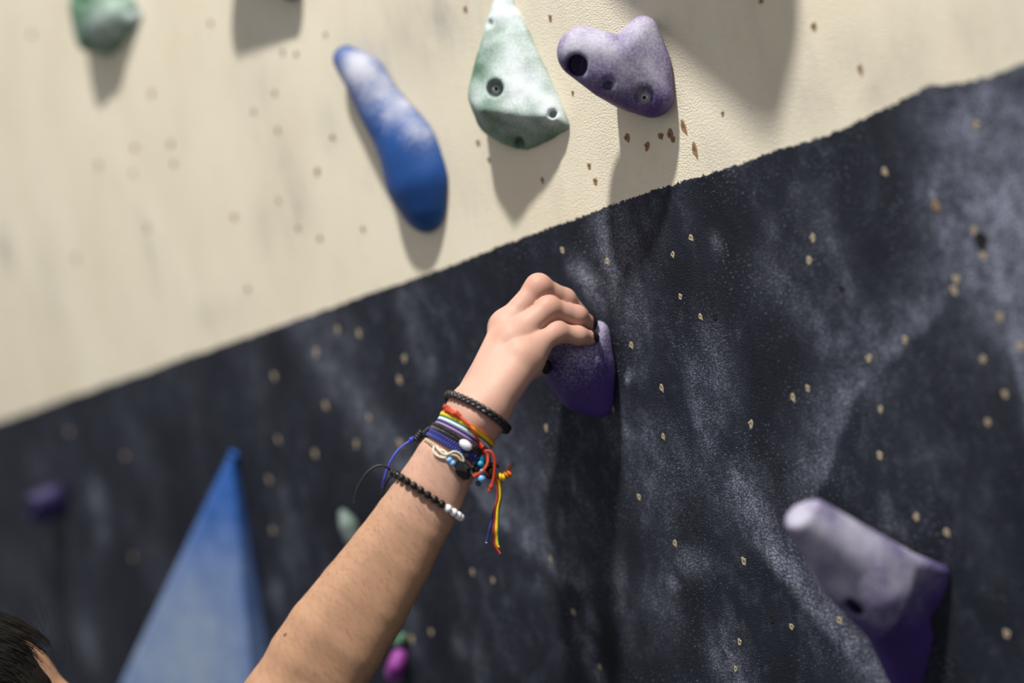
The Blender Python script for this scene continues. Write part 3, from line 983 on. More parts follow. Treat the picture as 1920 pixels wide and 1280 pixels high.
def head_sdf(p):
    axes = np.stack([HRT, FACE, HUP])
    d = ellipsoid(p, HEAD + FACE * -0.008 + HUP * 0.012, axes, (0.074, 0.094, 0.090))
    d = smin(d, cone(p, HEAD + FACE * 0.030 - HUP * 0.02, HEAD + FACE * 0.058 - HUP * 0.095, 0.058, 0.026), 0.03)
    d = smin(d, cone(p, HEAD + FACE * 0.086 + HUP * 0.012, HEAD + FACE * 0.106 - HUP * 0.028, 0.007, 0.011), 0.010)      # nose
    d = smin(d, cone(p, HEAD + FACE * 0.083 - HUP * 0.062 - HRT * 0.015, HEAD + FACE * 0.083 - HUP * 0.062 + HRT * 0.015, 0.008, 0.008), 0.008)  # lips
    d = smin(d, cone(p, HEAD + FACE * 0.078 + HUP * 0.026 - HRT * 0.03, HEAD + FACE * 0.078 + HUP * 0.026 + HRT * 0.03, 0.010, 0.010), 0.012)   # brow
    for s in (-1, 1):
        eye = HEAD + FACE * 0.092 + HUP * 0.006 + HRT * s * 0.032
        q = p - eye.astype(np.float32)
        d = smax(d, -(np.sqrt((q * q).sum(1)) - 0.012), 0.01)
        d = smin(d, cone(p, HEAD + HRT * s * 0.076 + HUP * 0.02 - FACE * 0.012, HEAD + HRT * s * 0.072 - HUP * 0.022 - FACE * 0.004, 0.011, 0.007), 0.006)
    return d


def torso_sdf(p):
    d = cone(p, HEAD - HUP * 0.06 - FACE * 0.02, NECK - HUP * 0.02, 0.052, 0.056)
    d = smin(d, chain(p, [SHO, NECK - HUP * 0.045, SHO2], [0.056, 0.062, 0.056], 0.03), 0.03)
    for s in (-0.06, 0.06):
        d = smin(d, chain(p, [CHEST + HRT * s, WAIST + HRT * s * 0.8], [0.092, 0.085], 0.03), 0.03)
    d = smin(d, chain(p, [SHO2, SHO2 + np.array([-0.05, 0.03, -0.26]), SHO2 + np.array([0.02, 0.24, -0.30])], [0.054, 0.042, 0.03], 0.02), 0.02)
    return d


def arm_sdf(p):
    d = smin(forearm_sdf(p), palm_sdf(p), 0.012)
    return d


def fine_sdf(p):
    d = smin(arm_sdf(p), upper_sdf(p), 0.02)
    best = d
    for k, (P, R_) in FING.items():
        c = chain(p, P, [r / 1000 for r in R_], 0.004)
        # knuckles
        q = p - (P[1] + (dors * 0.0006)).astype(np.float32)
        c = smin(c, np.sqrt((q * q).sum(1)) - R_[1] / 1000 * 0.96, 0.006)
        if k != 'thumb':
            q = p - (P[0] + dors * 0.0010).astype(np.float32)
            c = smin(c, np.sqrt((q * q).sum(1)) - R_[0] / 1000 * 0.86, 0.009)
        best = np.minimum(best, smin(d, c, 0.007))
    return best


# fine mesh: hand and forearm, in a frame along the forearm
ey = unit(AX[-1] - WR); ex = unit(np.cross(ey, Fv)); ez = np.cross(ex, ey)
FR = np.stack([ex, ey, ez])
allp = np.array([q for P, _ in FING.values() for q in P] + AX + [WR])
loc_ = (allp - WR) @ FR.T
flo, fhi = loc_.min(0) - 0.05, loc_.max(0) + 0.05
flo[1] = loc_[:, 1].min() - 0.022; fhi[1] = loc_[:, 1].max() - 0.010
fl = lambda p: fine_sdf((p @ FR.astype(np.float32)) + WR.astype(np.float32))
fv, fq = surface(fl, flo, fhi, 0.00105)
fv = relax(fv, fq, 2, 0.5, -0.45)
fv = fv @ FR + WR


# coarse mesh: the rest of the body, out of view
def coarse_sdf(p):
    d = smin(torso_sdf(p), upper_sdf(p), 0.03)
    d = smin(d, head_sdf(p), 0.015)
    d = smin(d, forearm_sdf(p), 0.02)
    s = (p - WR.astype(np.float32)) @ ey.astype(np.float32)
    return np.maximum(d, np.float32(fhi[1] - 0.012) - s)


pts = np.stack([HEAD, SHO, SHO2, CHEST, WAIST, ELB, SHO2 + np.array([0.02, 0.24, -0.30])])
cv, cq = surface(coarse_sdf, pts.min(0) - 0.14, pts.max(0) + 0.14, 0.004)
cv = relax(cv, cq, 3, 0.5, -0.45)
bv = np.concatenate([fv, cv]); bq = np.concatenate([fq, cq + len(fv)])
# skin tone: pink hand, tanner forearm; red knuckles and fingertips
s_ = ((bv - WR) @ ey)
tan = np.clip((s_ - 0.015) / 0.11, 0, 1)
tan = tan * tan * (3 - 2 * tan)
red = np.zeros(len(bv))
for k, (P, R_) in FING.items():
    for i, w in ((0, 0.45), (1, 0.95), (2, 0.6), (3, 1.1)):
        red = np.maximum(red, w * np.exp(-((bv - P[i]) ** 2).sum(1) / (R_[i] * 0.00125) ** 2))
red = np.maximum(red, 0.35 * np.exp(-((bv - (WR + lat * 0.015)) ** 2).sum(1) / 0.02 ** 2))

wr_s = np.zeros(len(bv)); wr_m = np.zeros(len(bv))
for k, (P, R_) in FING.items():
    for i in (1, 2):
        ax_k = unit(unit(P[i + 1] - P[i]) + unit(P[i] - P[i - 1]))
        m = np.exp(-((bv - P[i] - dors * 0.006) ** 2).sum(1) / (R_[i] * 0.00085) ** 2) * (1.0 if i == 1 else 0.6)
        use = m > wr_m
        wr_s[use] = ((bv - P[i]) @ ax_k)[use]; wr_m[use] = m[use]
t = NT('skin')
n1 = t.noise(60, 4, 0.6); n2 = t.noise(1400, 2, 0.5); n3 = t.noise(300, 3, 0.6)
c = t.mix(t.attr('tan'), (0.53, 0.318, 0.248), (0.395, 0.226, 0.132))
c = t.mix(t.math('MULTIPLY', t.attr('red'), 0.8, clamp=True), c, (0.53, 0.215, 0.15))
c = t.mix(t.ramp(n1, 0.35, 0.7, 0, 0.22), c, (0.58, 0.31, 0.22))
c = t.mix(t.ramp(n3, 0.45, 0.75, 0, 0.10), c, (0.35, 0.18, 0.11))
wv = t.math('SINE', t.math('MULTIPLY_ADD', t.attr('wr_s'), 3300.0, t.math('MULTIPLY', n3, 5.0)))
wk = t.math('MULTIPLY', t.ramp(wv, 0.25, 1.0), t.attr('wr_m'))
c = t.mix(t.math('MULTIPLY', wk, 0.38), c, (0.30, 0.13, 0.09))
n4 = t.noise(700, 3, 0.6, (1, 1, 1), off=(2, 2, 2))
c = t.mix(t.ramp(n4, 0.45, 0.7, 0, 0.10), c, (0.62, 0.42, 0.33))
nb_ = t.bump(n2, 0.12, 0.0003); nb_ = t.bump(n3, 0.10, 0.0006, nb_); nb_ = t.bump(wk, -0.5, 0.0006, nb_)
M['skin'] = t.out(c, 0.55, nb_, Subsurface_Weight=0.12, Subsurface_Scale=0.004, Specular_IOR_Level=0.32)
M['skin'].node_tree.nodes['Principled BSDF'].inputs['Subsurface Radius'].default_value = (1.0, 0.35, 0.2)
PO = WAIST
person = mesh_obj('person', bv - PO, bq, M['skin'], loc=PO, attrs={'tan': tan, 'red': red, 'wr_s': wr_s, 'wr_m': wr_m})
tag(person, 'climber with bare forearm and bracelets, hand gripping the purple hold', 'person')

M['nail'] = plain('dark_nail_polish', (0.018, 0.006, 0.009), 0.16, 0.1, bump=0.0, spec=0.6)
for k, (P, R_) in FING.items():
    tdir = unit(P[3] - P[2])
    dn = (Uv * 0.45 + Rv * 0.6 - Fv * 0.75) if k != 'thumb' else (-Fv * 0.9 + Rv * 0.3 - Uv * 0.3)
    dn = unit(dn - tdir * (dn @ tdir)); ld_ = np.cross(tdir, dn)
    r3 = R_[3] / 1000
    c0 = P[3] + tdir * r3 * 0.75 + dn * r3 * 0.72
    axn = np.stack([tdir, ld_, dn])
    rn = (r3 * 1.15, r3 * 0.85, r3 * 0.8)

    def nail_sdf(p, P=P, R_=R_, c0=c0, axn=axn, rn=rn):
        d = cone(p, P[2], P[3] + unit(P[3] - P[2]) * 0.0022, R_[2] / 1000, R_[3] / 1000) - 0.0006
        return smax(d, ellipsoid(p, c0, axn, rn), 0.0006)
    v, q = surface(nail_sdf, c0 - r3 * 1.5, c0 + r3 * 1.5, 0.0004, 12)
    if len(v):
        mesh_obj('fingernail', relax(v, q, 2, 0.4) - PO, q, M['nail'], person)

# a mole and the fine hair of the forearm
fn = np.zeros_like(fv)
a = fv[fq[:, 1]] - fv[fq[:, 0]]; b = fv[fq[:, 3]] - fv[fq[:, 0]]
nn = np.cross(a, b)
for k in range(4):
    for ax_i in range(3):
        fn[:, ax_i] += np.bincount(fq[:, k], weights=nn[:, ax_i], minlength=len(fv))
fn /= np.linalg.norm(fn, axis=1)[:, None] + 1e-12
if np.mean(((fv - WR) @ ex) * (fn @ ex)) < 0: fn = -fn


def skin_many(px, off=0.0):
    """where lines of sight through photo positions meet the arm (None where they miss)"""
    r = np.array([ray(x, y) for x, y in px]); tt = np.full(len(px), 1.0)
    for _ in range(40):
        d = arm_sdf((CAM + r * tt[:, None]).astype(np.float32)) - off
        tt = tt + np.where(d > 0.00004, d * 0.92, 0)
        if (d < 0.0001).all(): break
    return [CAM + r[k] * tt[k] if d[k] < 0.0006 and tt[k] < 1.25 else None for k in range(len(px))]


def skin_at(x, y, off=0.0):
    return skin_many([(x, y)], off)[0]


mp = skin_at(535, 1190)
v, f = ball(mp - PO, (0.0011, 0.0016, 0.0005), np.stack([ex, ey, ez]))
mesh_obj('mole', v, f, plain('mole_brown', (0.10, 0.045, 0.02), 0.6), person)

along = (fv - WR) @ ey
cand = np.where((along > 0.035) & ((fn @ -Fv) > -0.15))[0]
pick = rng.choice(cand, 2400, replace=False)
HV, HF = [], []
flow = Rv * 0.62 - Uv * 0.62
for i in pick:
    p0, n0 = fv[i], fn[i]
    fd = flow + rng.normal(0, 0.22, 3)
    fd = unit(fd - n0 * (fd @ n0))
    L = rng.uniform(0.003, 0.0075) * (1.25 if rng.random() < 0.1 else 1)
    sd = np.cross(n0, fd); r0 = rng.uniform(0.00004, 0.00006)
    base_i = len(HV); bend = rng.normal(0, 0.12)
    for j, s in enumerate((0, 0.35, 0.7, 1.0)):
        c0 = p0 + fd * L * s + n0 * L * (0.42 * s - 0.34 * s * s) + sd * L * bend * s * s
        rr = r0 * (1 - 0.85 * s)
        for kx in range(3):
            an = 2 * math.pi * kx / 3
            HV.append(c0 + rr * (math.cos(an) * sd + math.sin(an) * n0))
    for j in range(3):
        for kx in range(3):
            k2 = (kx + 1) % 3
            HF.append((base_i + j * 3 + kx, base_i + j * 3 + k2, base_i + j * 3 + 3 + k2, base_i + j * 3 + 3 + kx))
o = mesh_obj('arm_hair', np.array(HV) - PO, HF, plain('arm_hair_brown', (0.17, 0.09, 0.045), 0.5, 0.1), person)
o['kind'] = 'stuff'

# hair on the head: a combed-back cap with strands
M['hair'] = plain('dark_brown_hair', (0.0045, 0.0035, 0.003), 0.5, 0.4, 500, 0.3)
HAX = np.stack([HRT, FACE, HUP])
hc = HEAD + FACE * -0.008 + HUP * 0.012


def hair_sdf(p):
    d = ellipsoid(p, hc, HAX, (0.080, 0.100, 0.096))
    q = (p - HEAD.astype(np.float32)) @ HAX.T.astype(np.float32)
    line = 0.067 - (q[:, 2] - 0.035) * 0.55          # hairline leans back up the forehead
    keep = np.maximum(q[:, 1] - line, -(q[:, 2] + 0.055 + 0.2 * q[:, 1]))
    d = smax(d, keep, 0.006)
    bun = p - (HEAD - FACE * 0.10 + HUP * 0.01).astype(np.float32)
    d = smin(d, np.sqrt((bun * bun).sum(1)) - 0.034, 0.02)
    return d + 0.0012 * gridnoise(q * np.array([1, 0.18, 1]), 0.006, 9).astype(np.float32)


v, q = surface(hair_sdf, HEAD - 0.17, HEAD + 0.15, 0.0022)
hair = mesh_obj('hair', relax(v, q, 1, 0.5) - PO, q, M['hair'], person)
SV = []
for i in range(520):
    az = rng.uniform(-1.35, 1.35)       # across the head
    stray = rng.random() < 0.16
    path = []
    lift = rng.uniform(0.0, 0.0025) if not stray else rng.uniform(0.002, 0.010)
    el0 = rng.uniform(0.66, 1.0) if not stray else rng.uniform(0.45, 0.9)
    n_ = 9
    ln = rng.uniform(0.7, 1.5) if not stray else rng.uniform(0.12, 0.4)
    wob = rng.normal(0, 0.05)
    for j in range(n_):
        s = j / (n_ - 1)
        el = el0 + ln * s           # from the forehead (0) over the crown to the back
        x = math.sin(az + wob * s) * 1.0
        w_ = math.cos(az + wob * s)
        pt = np.array([0.080 * x, 0.100 * math.cos(el) * w_, 0.096 * math.sin(el) * max(w_, 0.2)])
        pt *= 1 + (lift * (1 + (2.2 * s if stray else 0))) / 0.09 + 0.006
        path.append(hc + pt @ HAX)
    SV.append(tube(np.array(path), np.linspace(0.00028, 0.00012, n_) if not stray else np.linspace(0.0001, 0.00005, n_), 4))
v, f = join(SV)
o = mesh_obj('hair_strands', v - PO, f, M['hair'], person); o['kind'] = 'stuff'
for s in (-1, 1):
    v, f = ball(HEAD + FACE * 0.073 + HUP * 0.006 + HRT * s * 0.030 - PO, 0.0115)
    mesh_obj('eye', v, f, plain('eye_white', (0.5, 0.48, 0.45), 0.2), person)


def shirt_sdf(p):
    d = None
    for s in (-0.06, 0.06):
        c = chain(p, [CHEST + HRT * s, WAIST + HRT * s * 0.8], [0.092, 0.085], 0.03)
        d = c if d is None else smin(d, c, 0.03)
    d = smin(d, chain(p, [SHO, NECK - HUP * 0.045, SHO2], [0.056, 0.062, 0.056], 0.03), 0.03) - 0.006
    q = p - (NECK + HUP * 0.03 + FACE * 0.02).astype(np.float32)
    d = smax(d, -(np.sqrt((q * q).sum(1)) - 0.085), 0.005)
    return d


v, q = surface(shirt_sdf, pts.min(0) - 0.14, pts.max(0) + 0.14, 0.005)
mesh_obj('shirt', relax(v, q, 2, 0.5) - PO, q, plain('shirt_grey', (0.05, 0.05, 0.06), 0.8), person)

# ------------------------------------------------------------------ bracelets
UPARM = unit(D(893, 775, 1.066) - D(769, 979, 1.058))


def arm_depth(x, y):
    c = np.array([(a[0], a[1]) for a in ARM], float)
    return float(np.interp(y, c[:, 1], [a[2] for a in ARM]))


class Ring:
    """a closed loop lying on the wrist, through a plane across the forearm"""
    def __init__(self, fx, fy, bow=5.0, dirpx=(0.85, 0.53), n=144):
        b = np.array([-dirpx[1], dirpx[0]]) * bow
        cx, cy = fx + b[0], fy + b[1]
        d = arm_depth(cx, cy)
        self.c = D(cx, cy, d)
        e1 = unit(Rv * dirpx[0] - Uv * dirpx[1])
        view = unit(ray(cx, cy))
        up = unit(np.cross(e1, -view))
        if up @ Uv < 0: up = -up
        tau = math.asin(max(-0.8, min(0.8, bow / 62.0)))
        e1 = unit(e1 - view * (e1 @ view))
        e2 = -view * math.cos(tau) + up * math.sin(tau)
        self.e1, self.e2 = e1, e2
        self.ax = unit(np.cross(e2, e1)); self.ax = self.ax if self.ax @ UPARM > 0 else -self.ax
        self.th = np.linspace(0, 2 * math.pi, n, endpoint=False)
        self.dir = np.cos(self.th)[:, None] * e1 + np.sin(self.th)[:, None] * e2

    def at(self, off, lat_=0.0, th=None, dr=None):
        """points off metres above the skin, lat_ metres along the arm (towards the hand)"""
        dr = self.dir if th is None else (np.cos(np.atleast_1d(th))[:, None] * self.e1 + np.sin(np.atleast_1d(th))[:, None] * self.e2)
        lat_ = np.broadcast_to(np.asarray(lat_, float), (len(dr),)); off = np.broadcast_to(np.asarray(off, float), (len(dr),))
        base = self.c + self.ax * lat_[:, None]
        lo_ = np.zeros(len(dr)); hi_ = np.full(len(dr), 0.05)
        for _ in range(22):
            m = (lo_ + hi_) / 2
            s = forearm_palm((base + dr * m[:, None]).astype(np.float32)) < 0
            lo_ = np.where(s, m, lo_); hi_ = np.where(s, hi_, m)
        return base + dr * (hi_ + off)[:, None]


def forearm_palm(p):
    return arm_sdf(p)


def band(ring, lats, off_in, off_out, mat, name, parent, C0):
    """flat closed ribbon between two lateral positions"""
    V_, n = [], len(ring.th)
    cols = [ring.at(off_in, lats[0]), ring.at(off_out, lats[0]), ring.at(off_out + 0.0003, 0.5 * (lats[0] + lats[1])), ring.at(off_out, lats[1]), ring.at(off_in, lats[1])]
    V_ = np.concatenate(cols); F_ = []
    for k in range(5):
        k2 = (k + 1) % 5
        for i in range(n):
            j = (i + 1) % n
            F_.append((k * n + i, k * n + j, k2 * n + j, k2 * n + i))
    return mesh_obj(name, V_ - C0, F_, mat, parent)


def bracelet(name, ring, label):
    e_ = bpy.data.objects.new(name, None); COL.objects.link(e_)
    e_.location = Vector(ring.c); e_.empty_display_size = 0.02
    return tag(e_, label, 'bracelet', 'bracelets on the wrist')


def part(name, vf, mat, parent, C0, smooth=True):
    return mesh_obj(name, np.asarray(vf[0]) - C0, vf[1], mat, parent, smooth)


M['black_leather'] = plain('black_leather', (0.010, 0.008, 0.008), 0.32, 0.3, 1500, 0.35, 0.6)
M['black_cord'] = plain('black_waxed_cord', (0.007, 0.007, 0.010), 0.45, 0.3, 2500, 0.4)
M['black_bead'] = plain('black_glass_bead', (0.003, 0.003, 0.003), 0.10, 0.1, 800, 0.0, 0.6)
M['white_bead'] = plain('white_ceramic_bead', (0.80, 0.80, 0.82), 0.25, 0.03, 800, 0.02)
M['royal_blue'] = plain('royal_blue_cord', (0.022, 0.028, 0.20), 0.55, 0.3, 2600, 0.5)
M['blue_tail'] = plain('bright_blue_cord', (0.04, 0.06, 0.42), 0.5, 0.2, 2600, 0.4)
M['red_cord'] = plain('red_waxed_cord', (0.48, 0.040, 0.006), 0.45, 0.2, 2600, 0.4)
M['beige'] = plain('beige_thread', (0.58, 0.47, 0.30), 0.6, 0.35, 2600, 0.6)
M['cream_thread'] = plain('cream_thread', (0.72, 0.66, 0.54), 0.55, 0.2, 2600, 0.5)
M['sky_bead'] = plain('sky_blue_bead', (0.18, 0.42, 0.78), 0.2, 0.15, 600, 0.02)
M['teal_bead'] = plain('turquoise_bead', (0.03, 0.30, 0.48), 0.2, 0.4, 500, 0.05)
M['grey_bead'] = plain('grey_stone_bead', (0.05, 0.055, 0.075), 0.15, 0.3, 600, 0.02)
stripe_cols = {'orange': (0.80, 0.19, 0.01), 'yellow': (0.88, 0.60, 0.02), 'green': (0.02, 0.16, 0.075), 'white': (0.62, 0.70, 0.76), 'navy': (0.03, 0.03, 0.17), 'lilac': (0.30, 0.19, 0.42), 'rust': (0.5, 0.05, 0.015)}
for k, c in stripe_cols.items(): M['stripe_' + k] = plain(k + '_ribbon_stripe', c, 0.55, 0.12, 1800, 0.5)


def free_path(pts, n=40):
    """cord hanging free of the arm: photo position plus depth in metres"""
    return spline([D(*p) for p in pts], n)


# 1 braided leather cord nearest the hand
rg = Ring(896, 761, 10, (0.86, 0.51))
br = bracelet('braided_cord_bracelet', rg, 'black braided leather cord bracelet nearest the hand')
ph = rg.th * 20
n_ = 288
rg2 = Ring(896, 761, 10, (0.86, 0.51), n_)
for k in range(3):
    ph = rg2.th * 11 + k * 2 * math.pi / 3
    P = rg2.at(0.0024 + 0.0009 * np.sin(2 * ph), 0.0016 * np.sin(ph))
    part('strand', tube(P, 0.00155, 8, True), M['black_leather'], br, rg.c)

# 2 rainbow ribbon with red cord
rg = Ring(872, 803, 8)
br = bracelet('rainbow_bracelet', rg, 'rainbow striped ribbon bracelet tied with red cord')
order = [('orange', 0.9), ('yellow', 2.5), ('green', 1.25), ('white', 2.2), ('navy', 1.25), ('lilac', 1.7)]
x0 = 5.0
for nm, w in order:
    band(rg, (x0 / 1000, (x0 - w) / 1000), 0.0003, 0.0013, M['stripe_' + nm], 'ribbon_stripe', br, rg.c)['label'] = nm + ' stripe of the ribbon'
    x0 -= w + (0.5 if nm == 'navy' else 0)
cordpx = [(817, 776), (821, 766), (832, 762), (846, 769), (860, 779), (874, 792), (886, 807), (894, 820), (901, 832), (908, 845)]
P = skin_many(cordpx, 0.0016)
P = [p for p in P if p is not None]
cord = part('red_cord', tube(spline(P, 60), 0.0011, 8), M['red_cord'], br, rg.c)
P2 = skin_many(((822, 768), (833, 765), (842, 770), (851, 776)), 0.0030)
part('red_cord', tube(spline([p for p in P2 if p is not None], 24), 0.0011, 8), M['red_cord'], br, rg.c)


def knot(c, r, d, turns=3):
    d = unit(d); a0 = unit(np.cross(d, [0.3, 0.5, 0.8])); a1 = np.cross(d, a0)
    out = []
    for k in range(turns):
        s = (k - (turns - 1) / 2) * r * 0.9
        th = np.linspace(0, 2 * math.pi, 17)[:-1]
        P = c + d * (s + 0.25 * r * np.sin(th))[:, None] + (np.cos(th)[:, None] * a0 + np.sin(th)[:, None] * a1) * r * 0.8
        out.append(tube(P, r * 0.55, 6, True))
    return join(out)


for x, y, dx, dy in ((858, 777, 14, 13), (837, 764, 12, 6), (902, 834, 8, 12), (908, 846, 8, 12)):
    p0 = skin_at(x, y, 0.0022)
    if p0 is None: p0 = D(x, y, 1.05)
    part('knot', knot(p0, 0.0017, Rv * dx - Uv * dy), M['red_cord'], br, rg.c)
kz = 1.043
part('cord_tail', tube(free_path([(908, 845, kz), (914, 853, kz), (914, 868, kz - .002), (906, 882, kz - .003), (892, 891, kz - .002)]), 0.0011, 8), M['red_cord'], br, rg.c)
part('cord_tail', tube(free_path([(909, 845, kz), (921, 847, kz), (927, 862, kz), (927, 882, kz), (924, 903, kz), (916, 922, kz)]), 0.0011, 8), M['red_cord'], br, rg.c)
part('knot', knot(D(921, 912, kz), 0.0014, Rv * 4 - Uv * -9, 2), M['red_cord'], br, rg.c)
part('knot', knot(D(892, 891, kz - .002), 0.0014, Rv * 8 - Uv * -5, 3), M['red_cord'], br, rg.c)


def woven(ring, n_knots, half, off, r, mat, C0, parent, name, skew=0.5, th0=0.0, th1=2 * math.pi):
    """two columns of slanted strands over a flat core"""
    out = []
    th = np.linspace(th0, th1, n_knots, endpoint=False)
    dth = (th1 - th0) / n_knots
    for sgn in (1, -1):
        for j in range(5):
            s = j / 4
            lat_ = sgn * half * (1.0 - s)
            t_ = th + dth * skew * s + (dth * 0.5 if sgn < 0 else 0)
            P = ring.at(off + r * 0.7 * math.sin(math.pi * min(1, 0.25 + s * 0.6)), lat_, t_)
            out.append(P)
        pts_ = np.stack(out[-5:], 1)
        for row in pts_:
            yield tube(spline(row, 7), r, 5)


def woven_part(ring, n_knots, half, off, r, mat, parent, name, **kw):
    return part(name, join(list(woven(ring, n_knots, half, off, r, mat, ring.c, parent, name, **kw))), mat, parent, ring.c)


# 3 black braided band with a white bead
rg = Ring(858, 821, 6)
br = bracelet('black_band_bracelet', rg, 'black woven band bracelet with one white oval bead')
band(rg, (0.0024, -0.0024), 0.0003, 0.0014, M['black_cord'], 'core_band', br, rg.c)
woven_part(rg, 74, 0.0024, 0.0014, 0.0008, M['black_leather'], br, 'woven_cords')
bp = skin_at(873, 834, 0.0040)
bx = unit(Rv * 0.80 - Uv * 0.60); by = unit(np.cross(bx, Fv)); bz = np.cross(bx, by)
part('bead', ball(bp, (0.0053, 0.0035, 0.0032), np.stack([bx, by, bz]), 20, 12), M['white_bead'], br, rg.c)['label'] = 'white oval bead'

# 4 blue woven bracelet with a trailing cord
rg = Ring(848, 833, 5)
br = bracelet('blue_woven_bracelet', rg, 'royal blue knotted cord bracelet with a trailing blue cord')
band(rg, (0.0030, -0.0030), 0.0003, 0.0013, M['royal_blue'], 'core_band', br, rg.c)
woven_part(rg, 62, 0.0031, 0.0013, 0.00105, M['royal_blue'], br, 'woven_cords')
wth = np.linspace(2.86, 3.5, 9)
wr_ = []
for a_ in wth:
    ring_pts = []
    for g_ in np.linspace(0, 2 * math.pi, 12, endpoint=False):
        ring_pts.append(rg.at(0.0016 + 0.0022 * math.sin(g_), 0.0040 * math.cos(g_), [a_])[0])
    wr_.append(tube(np.array(ring_pts), 0.0009, 5, True))
part('cord_wrap', join(wr_), M['black_cord'], br, rg.c)
e0 = rg.at(0.003, 0.0, [3.25])[0]
dz = (e0 - CAM) @ Fv
part('cord_tail', tube(free_path([(784, 818, dz), (768, 827, dz), (748, 842, dz - .004), (734, 862, dz - .006), (724, 886, dz - .006), (716, 914, dz - .005)]), 0.00095, 8), M['blue_tail'], br, rg.c)
part('knot', knot(D(772, 824, dz), 0.0017, -Rv - Uv * 0.4, 2), M['blue_tail'], br, rg.c)
part('cord_wrap', knot(D(786, 816, dz), 0.0023, -Rv * 0.6 - Uv * 0.8, 4), M['black_cord'], br, rg.c)

# 5 beige macrame bracelet with beads and a black stone
rg = Ring(836, 851, 0)
br = bracelet('beaded_macrame_bracelet', rg, 'beige macrame bracelet with pale blue beads and black stone')
P = rg.at(0.0010, 0.0)
sel = skin_many(((789, 814), (797, 823), (806, 829), (814, 836)), 0.0012)
sel = [p for p in sel if p is not None]
for k in range(2):
    ph = np.linspace(0, 16, 40) + k * math.pi
    S_ = spline(sel, 40)
    part('thread', tube(S_ + np.outer(np.sin(ph) * 0.0008, UPARM) + np.outer(np.cos(ph) * 0.0006, -Fv), 0.0007, 6), M['beige'], br, rg.c)


def skin_path(px, off, n=40):
    q = skin_many(px, off)
    return spline([p for p in q if p is not None], n)


part('thread', tube(skin_path([(814, 835), (813, 846), (820, 854), (832, 858), (838, 852), (832, 845), (822, 842), (818, 836)], 0.0014), 0.0009, 6), M['cream_thread'], br, rg.c)
part('thread', tube(skin_path([(820, 840), (827, 848), (836, 852), (842, 850), (852, 846), (862, 850), (868, 858), (870, 868), (877, 874), (882, 884), (890, 892), (898, 899)], 0.0022, 60), 0.0008, 6), M['cream_thread'], br, rg.c)
part('thread', tube(skin_path([(826, 852), (836, 860), (846, 870), (852, 878), (858, 884)], 0.0012), 0.0008, 6), M['beige'], br, rg.c)
part('thread', tube(skin_path([(838, 852), (848, 852), (858, 856), (866, 866)], 0.0016), 0.0010, 6), M['beige'], br, rg.c)
for x, y, r, m in ((843, 862, 0.0022, 'sky_bead'), (849, 868, 0.0022, 'sky_bead'), (875, 853, 0.0023, 'grey_bead'), (888, 868, 0.0019, 'grey_bead')):
    p0 = skin_at(x, y, r * 0.9)
    if p0 is not None: part('bead', ball(p0, r), M[m], br, rg.c)
p0 = skin_at(868, 881, 0.0022)
sx = unit(Rv * 0.55 - Uv * 0.83); sy = unit(np.cross(sx, Fv))
part('stone', ball(p0, (0.0082, 0.0058, 0.0036), np.stack([sx, sy, np.cross(sx, sy)]), 9, 6), M['black_bead'], br, rg.c, smooth=False)['label'] = 'faceted black stone'
for x, y, r, m, dd in ((904, 858, 0.0032, 'teal_bead', 1.052), (901, 869, 0.0026, 'teal_bead', 1.050), (904, 884, 0.0026, 'teal_bead', 1.050), (903, 897, 0.0029, 'sky_bead', 1.050), (916, 849, 0.0028, 'teal_bead', 1.056), (912, 862, 0.0035, 'grey_bead', 1.058), (893, 880, 0.003, 'black_bead', 1.050), (897, 906, 0.0022, 'grey_bead', 1.054)):
    part('bead', ball(D(x, y, dd), r), M[m], br, rg.c)
part('thread', tube(skin_path([(884, 872), (893, 880), (898, 890), (903, 897)], 0.0015), 0.0007, 6), M['cream_thread'], br, rg.c)
back = rg.at(0.0010, 0.0, np.linspace(3.3, 2 * math.pi + 0.15, 60))
part('thread', tube(back, 0.0009, 6), M['beige'], br, rg.c)

# 6 round bead bracelet with cord tails
rg = Ring(801, 927, 1, (0.835, 0.55))
br = bracelet('bead_bracelet', rg, 'black round bead bracelet with a few white beads, farthest from the hand')
P = rg.at(0.0029, 0.0, np.linspace(0, 2 * math.pi, 2000))
cum = np.concatenate([[0], np.cumsum(np.linalg.norm(np.diff(P, axis=0), axis=1))])
nb = int(cum[-1] / 0.0061)
pos = np.linspace(0, cum[-1], nb, endpoint=False)
BP = np.stack([np.interp(pos, cum, P[:, k]) for k in range(3)], 1)
part('cord', tube(rg.at(0.0029, 0.0), 0.0007, 6, True), M['black_cord'], br, rg.c)


def project(p):
    q = np.asarray(p) - CAM; d = q @ Fv
    return 960 + FPX * (q @ Rv) / d, 640 - FPX * (q @ Uv) / d, d


bproto = {}
for k in range(nb):
    x, y, d = project(BP[k])
    m = 'white_bead' if (x > 840 and (BP[k] - rg.c) @ rg.e2 > -0.02) else 'black_bead'
    if m not in bproto:
        v, f = ball((0, 0, 0), 0.00305, None, 16, 10)
        bproto[m] = mesh_obj('bead', v, f, M[m], br)
        o = bproto[m]
    else:
        o = bproto[m].copy(); COL.objects.link(o); o.parent = br
    o.location = Vector(BP[k] - rg.c)
e0 = rg.at(0.002, 0.0, [math.pi * 0.96])[0]; dz = project(e0)[2]
part('cord_tail', tube(free_path([(736, 884, dz), (724, 875, dz - .003), (708, 873, dz - .004), (690, 884, dz - .005), (675, 905, dz - .005), (667, 925, dz - .005), (664, 943, dz - .005)]), 0.0009, 8), M['black_cord'], br, rg.c)
part('cord_tail', tube(free_path([(736, 890, dz), (728, 899, dz + .004), (721, 912, dz + .006), (716, 928, dz + .008)]), 0.00075, 8), M['black_cord'], br, rg.c)
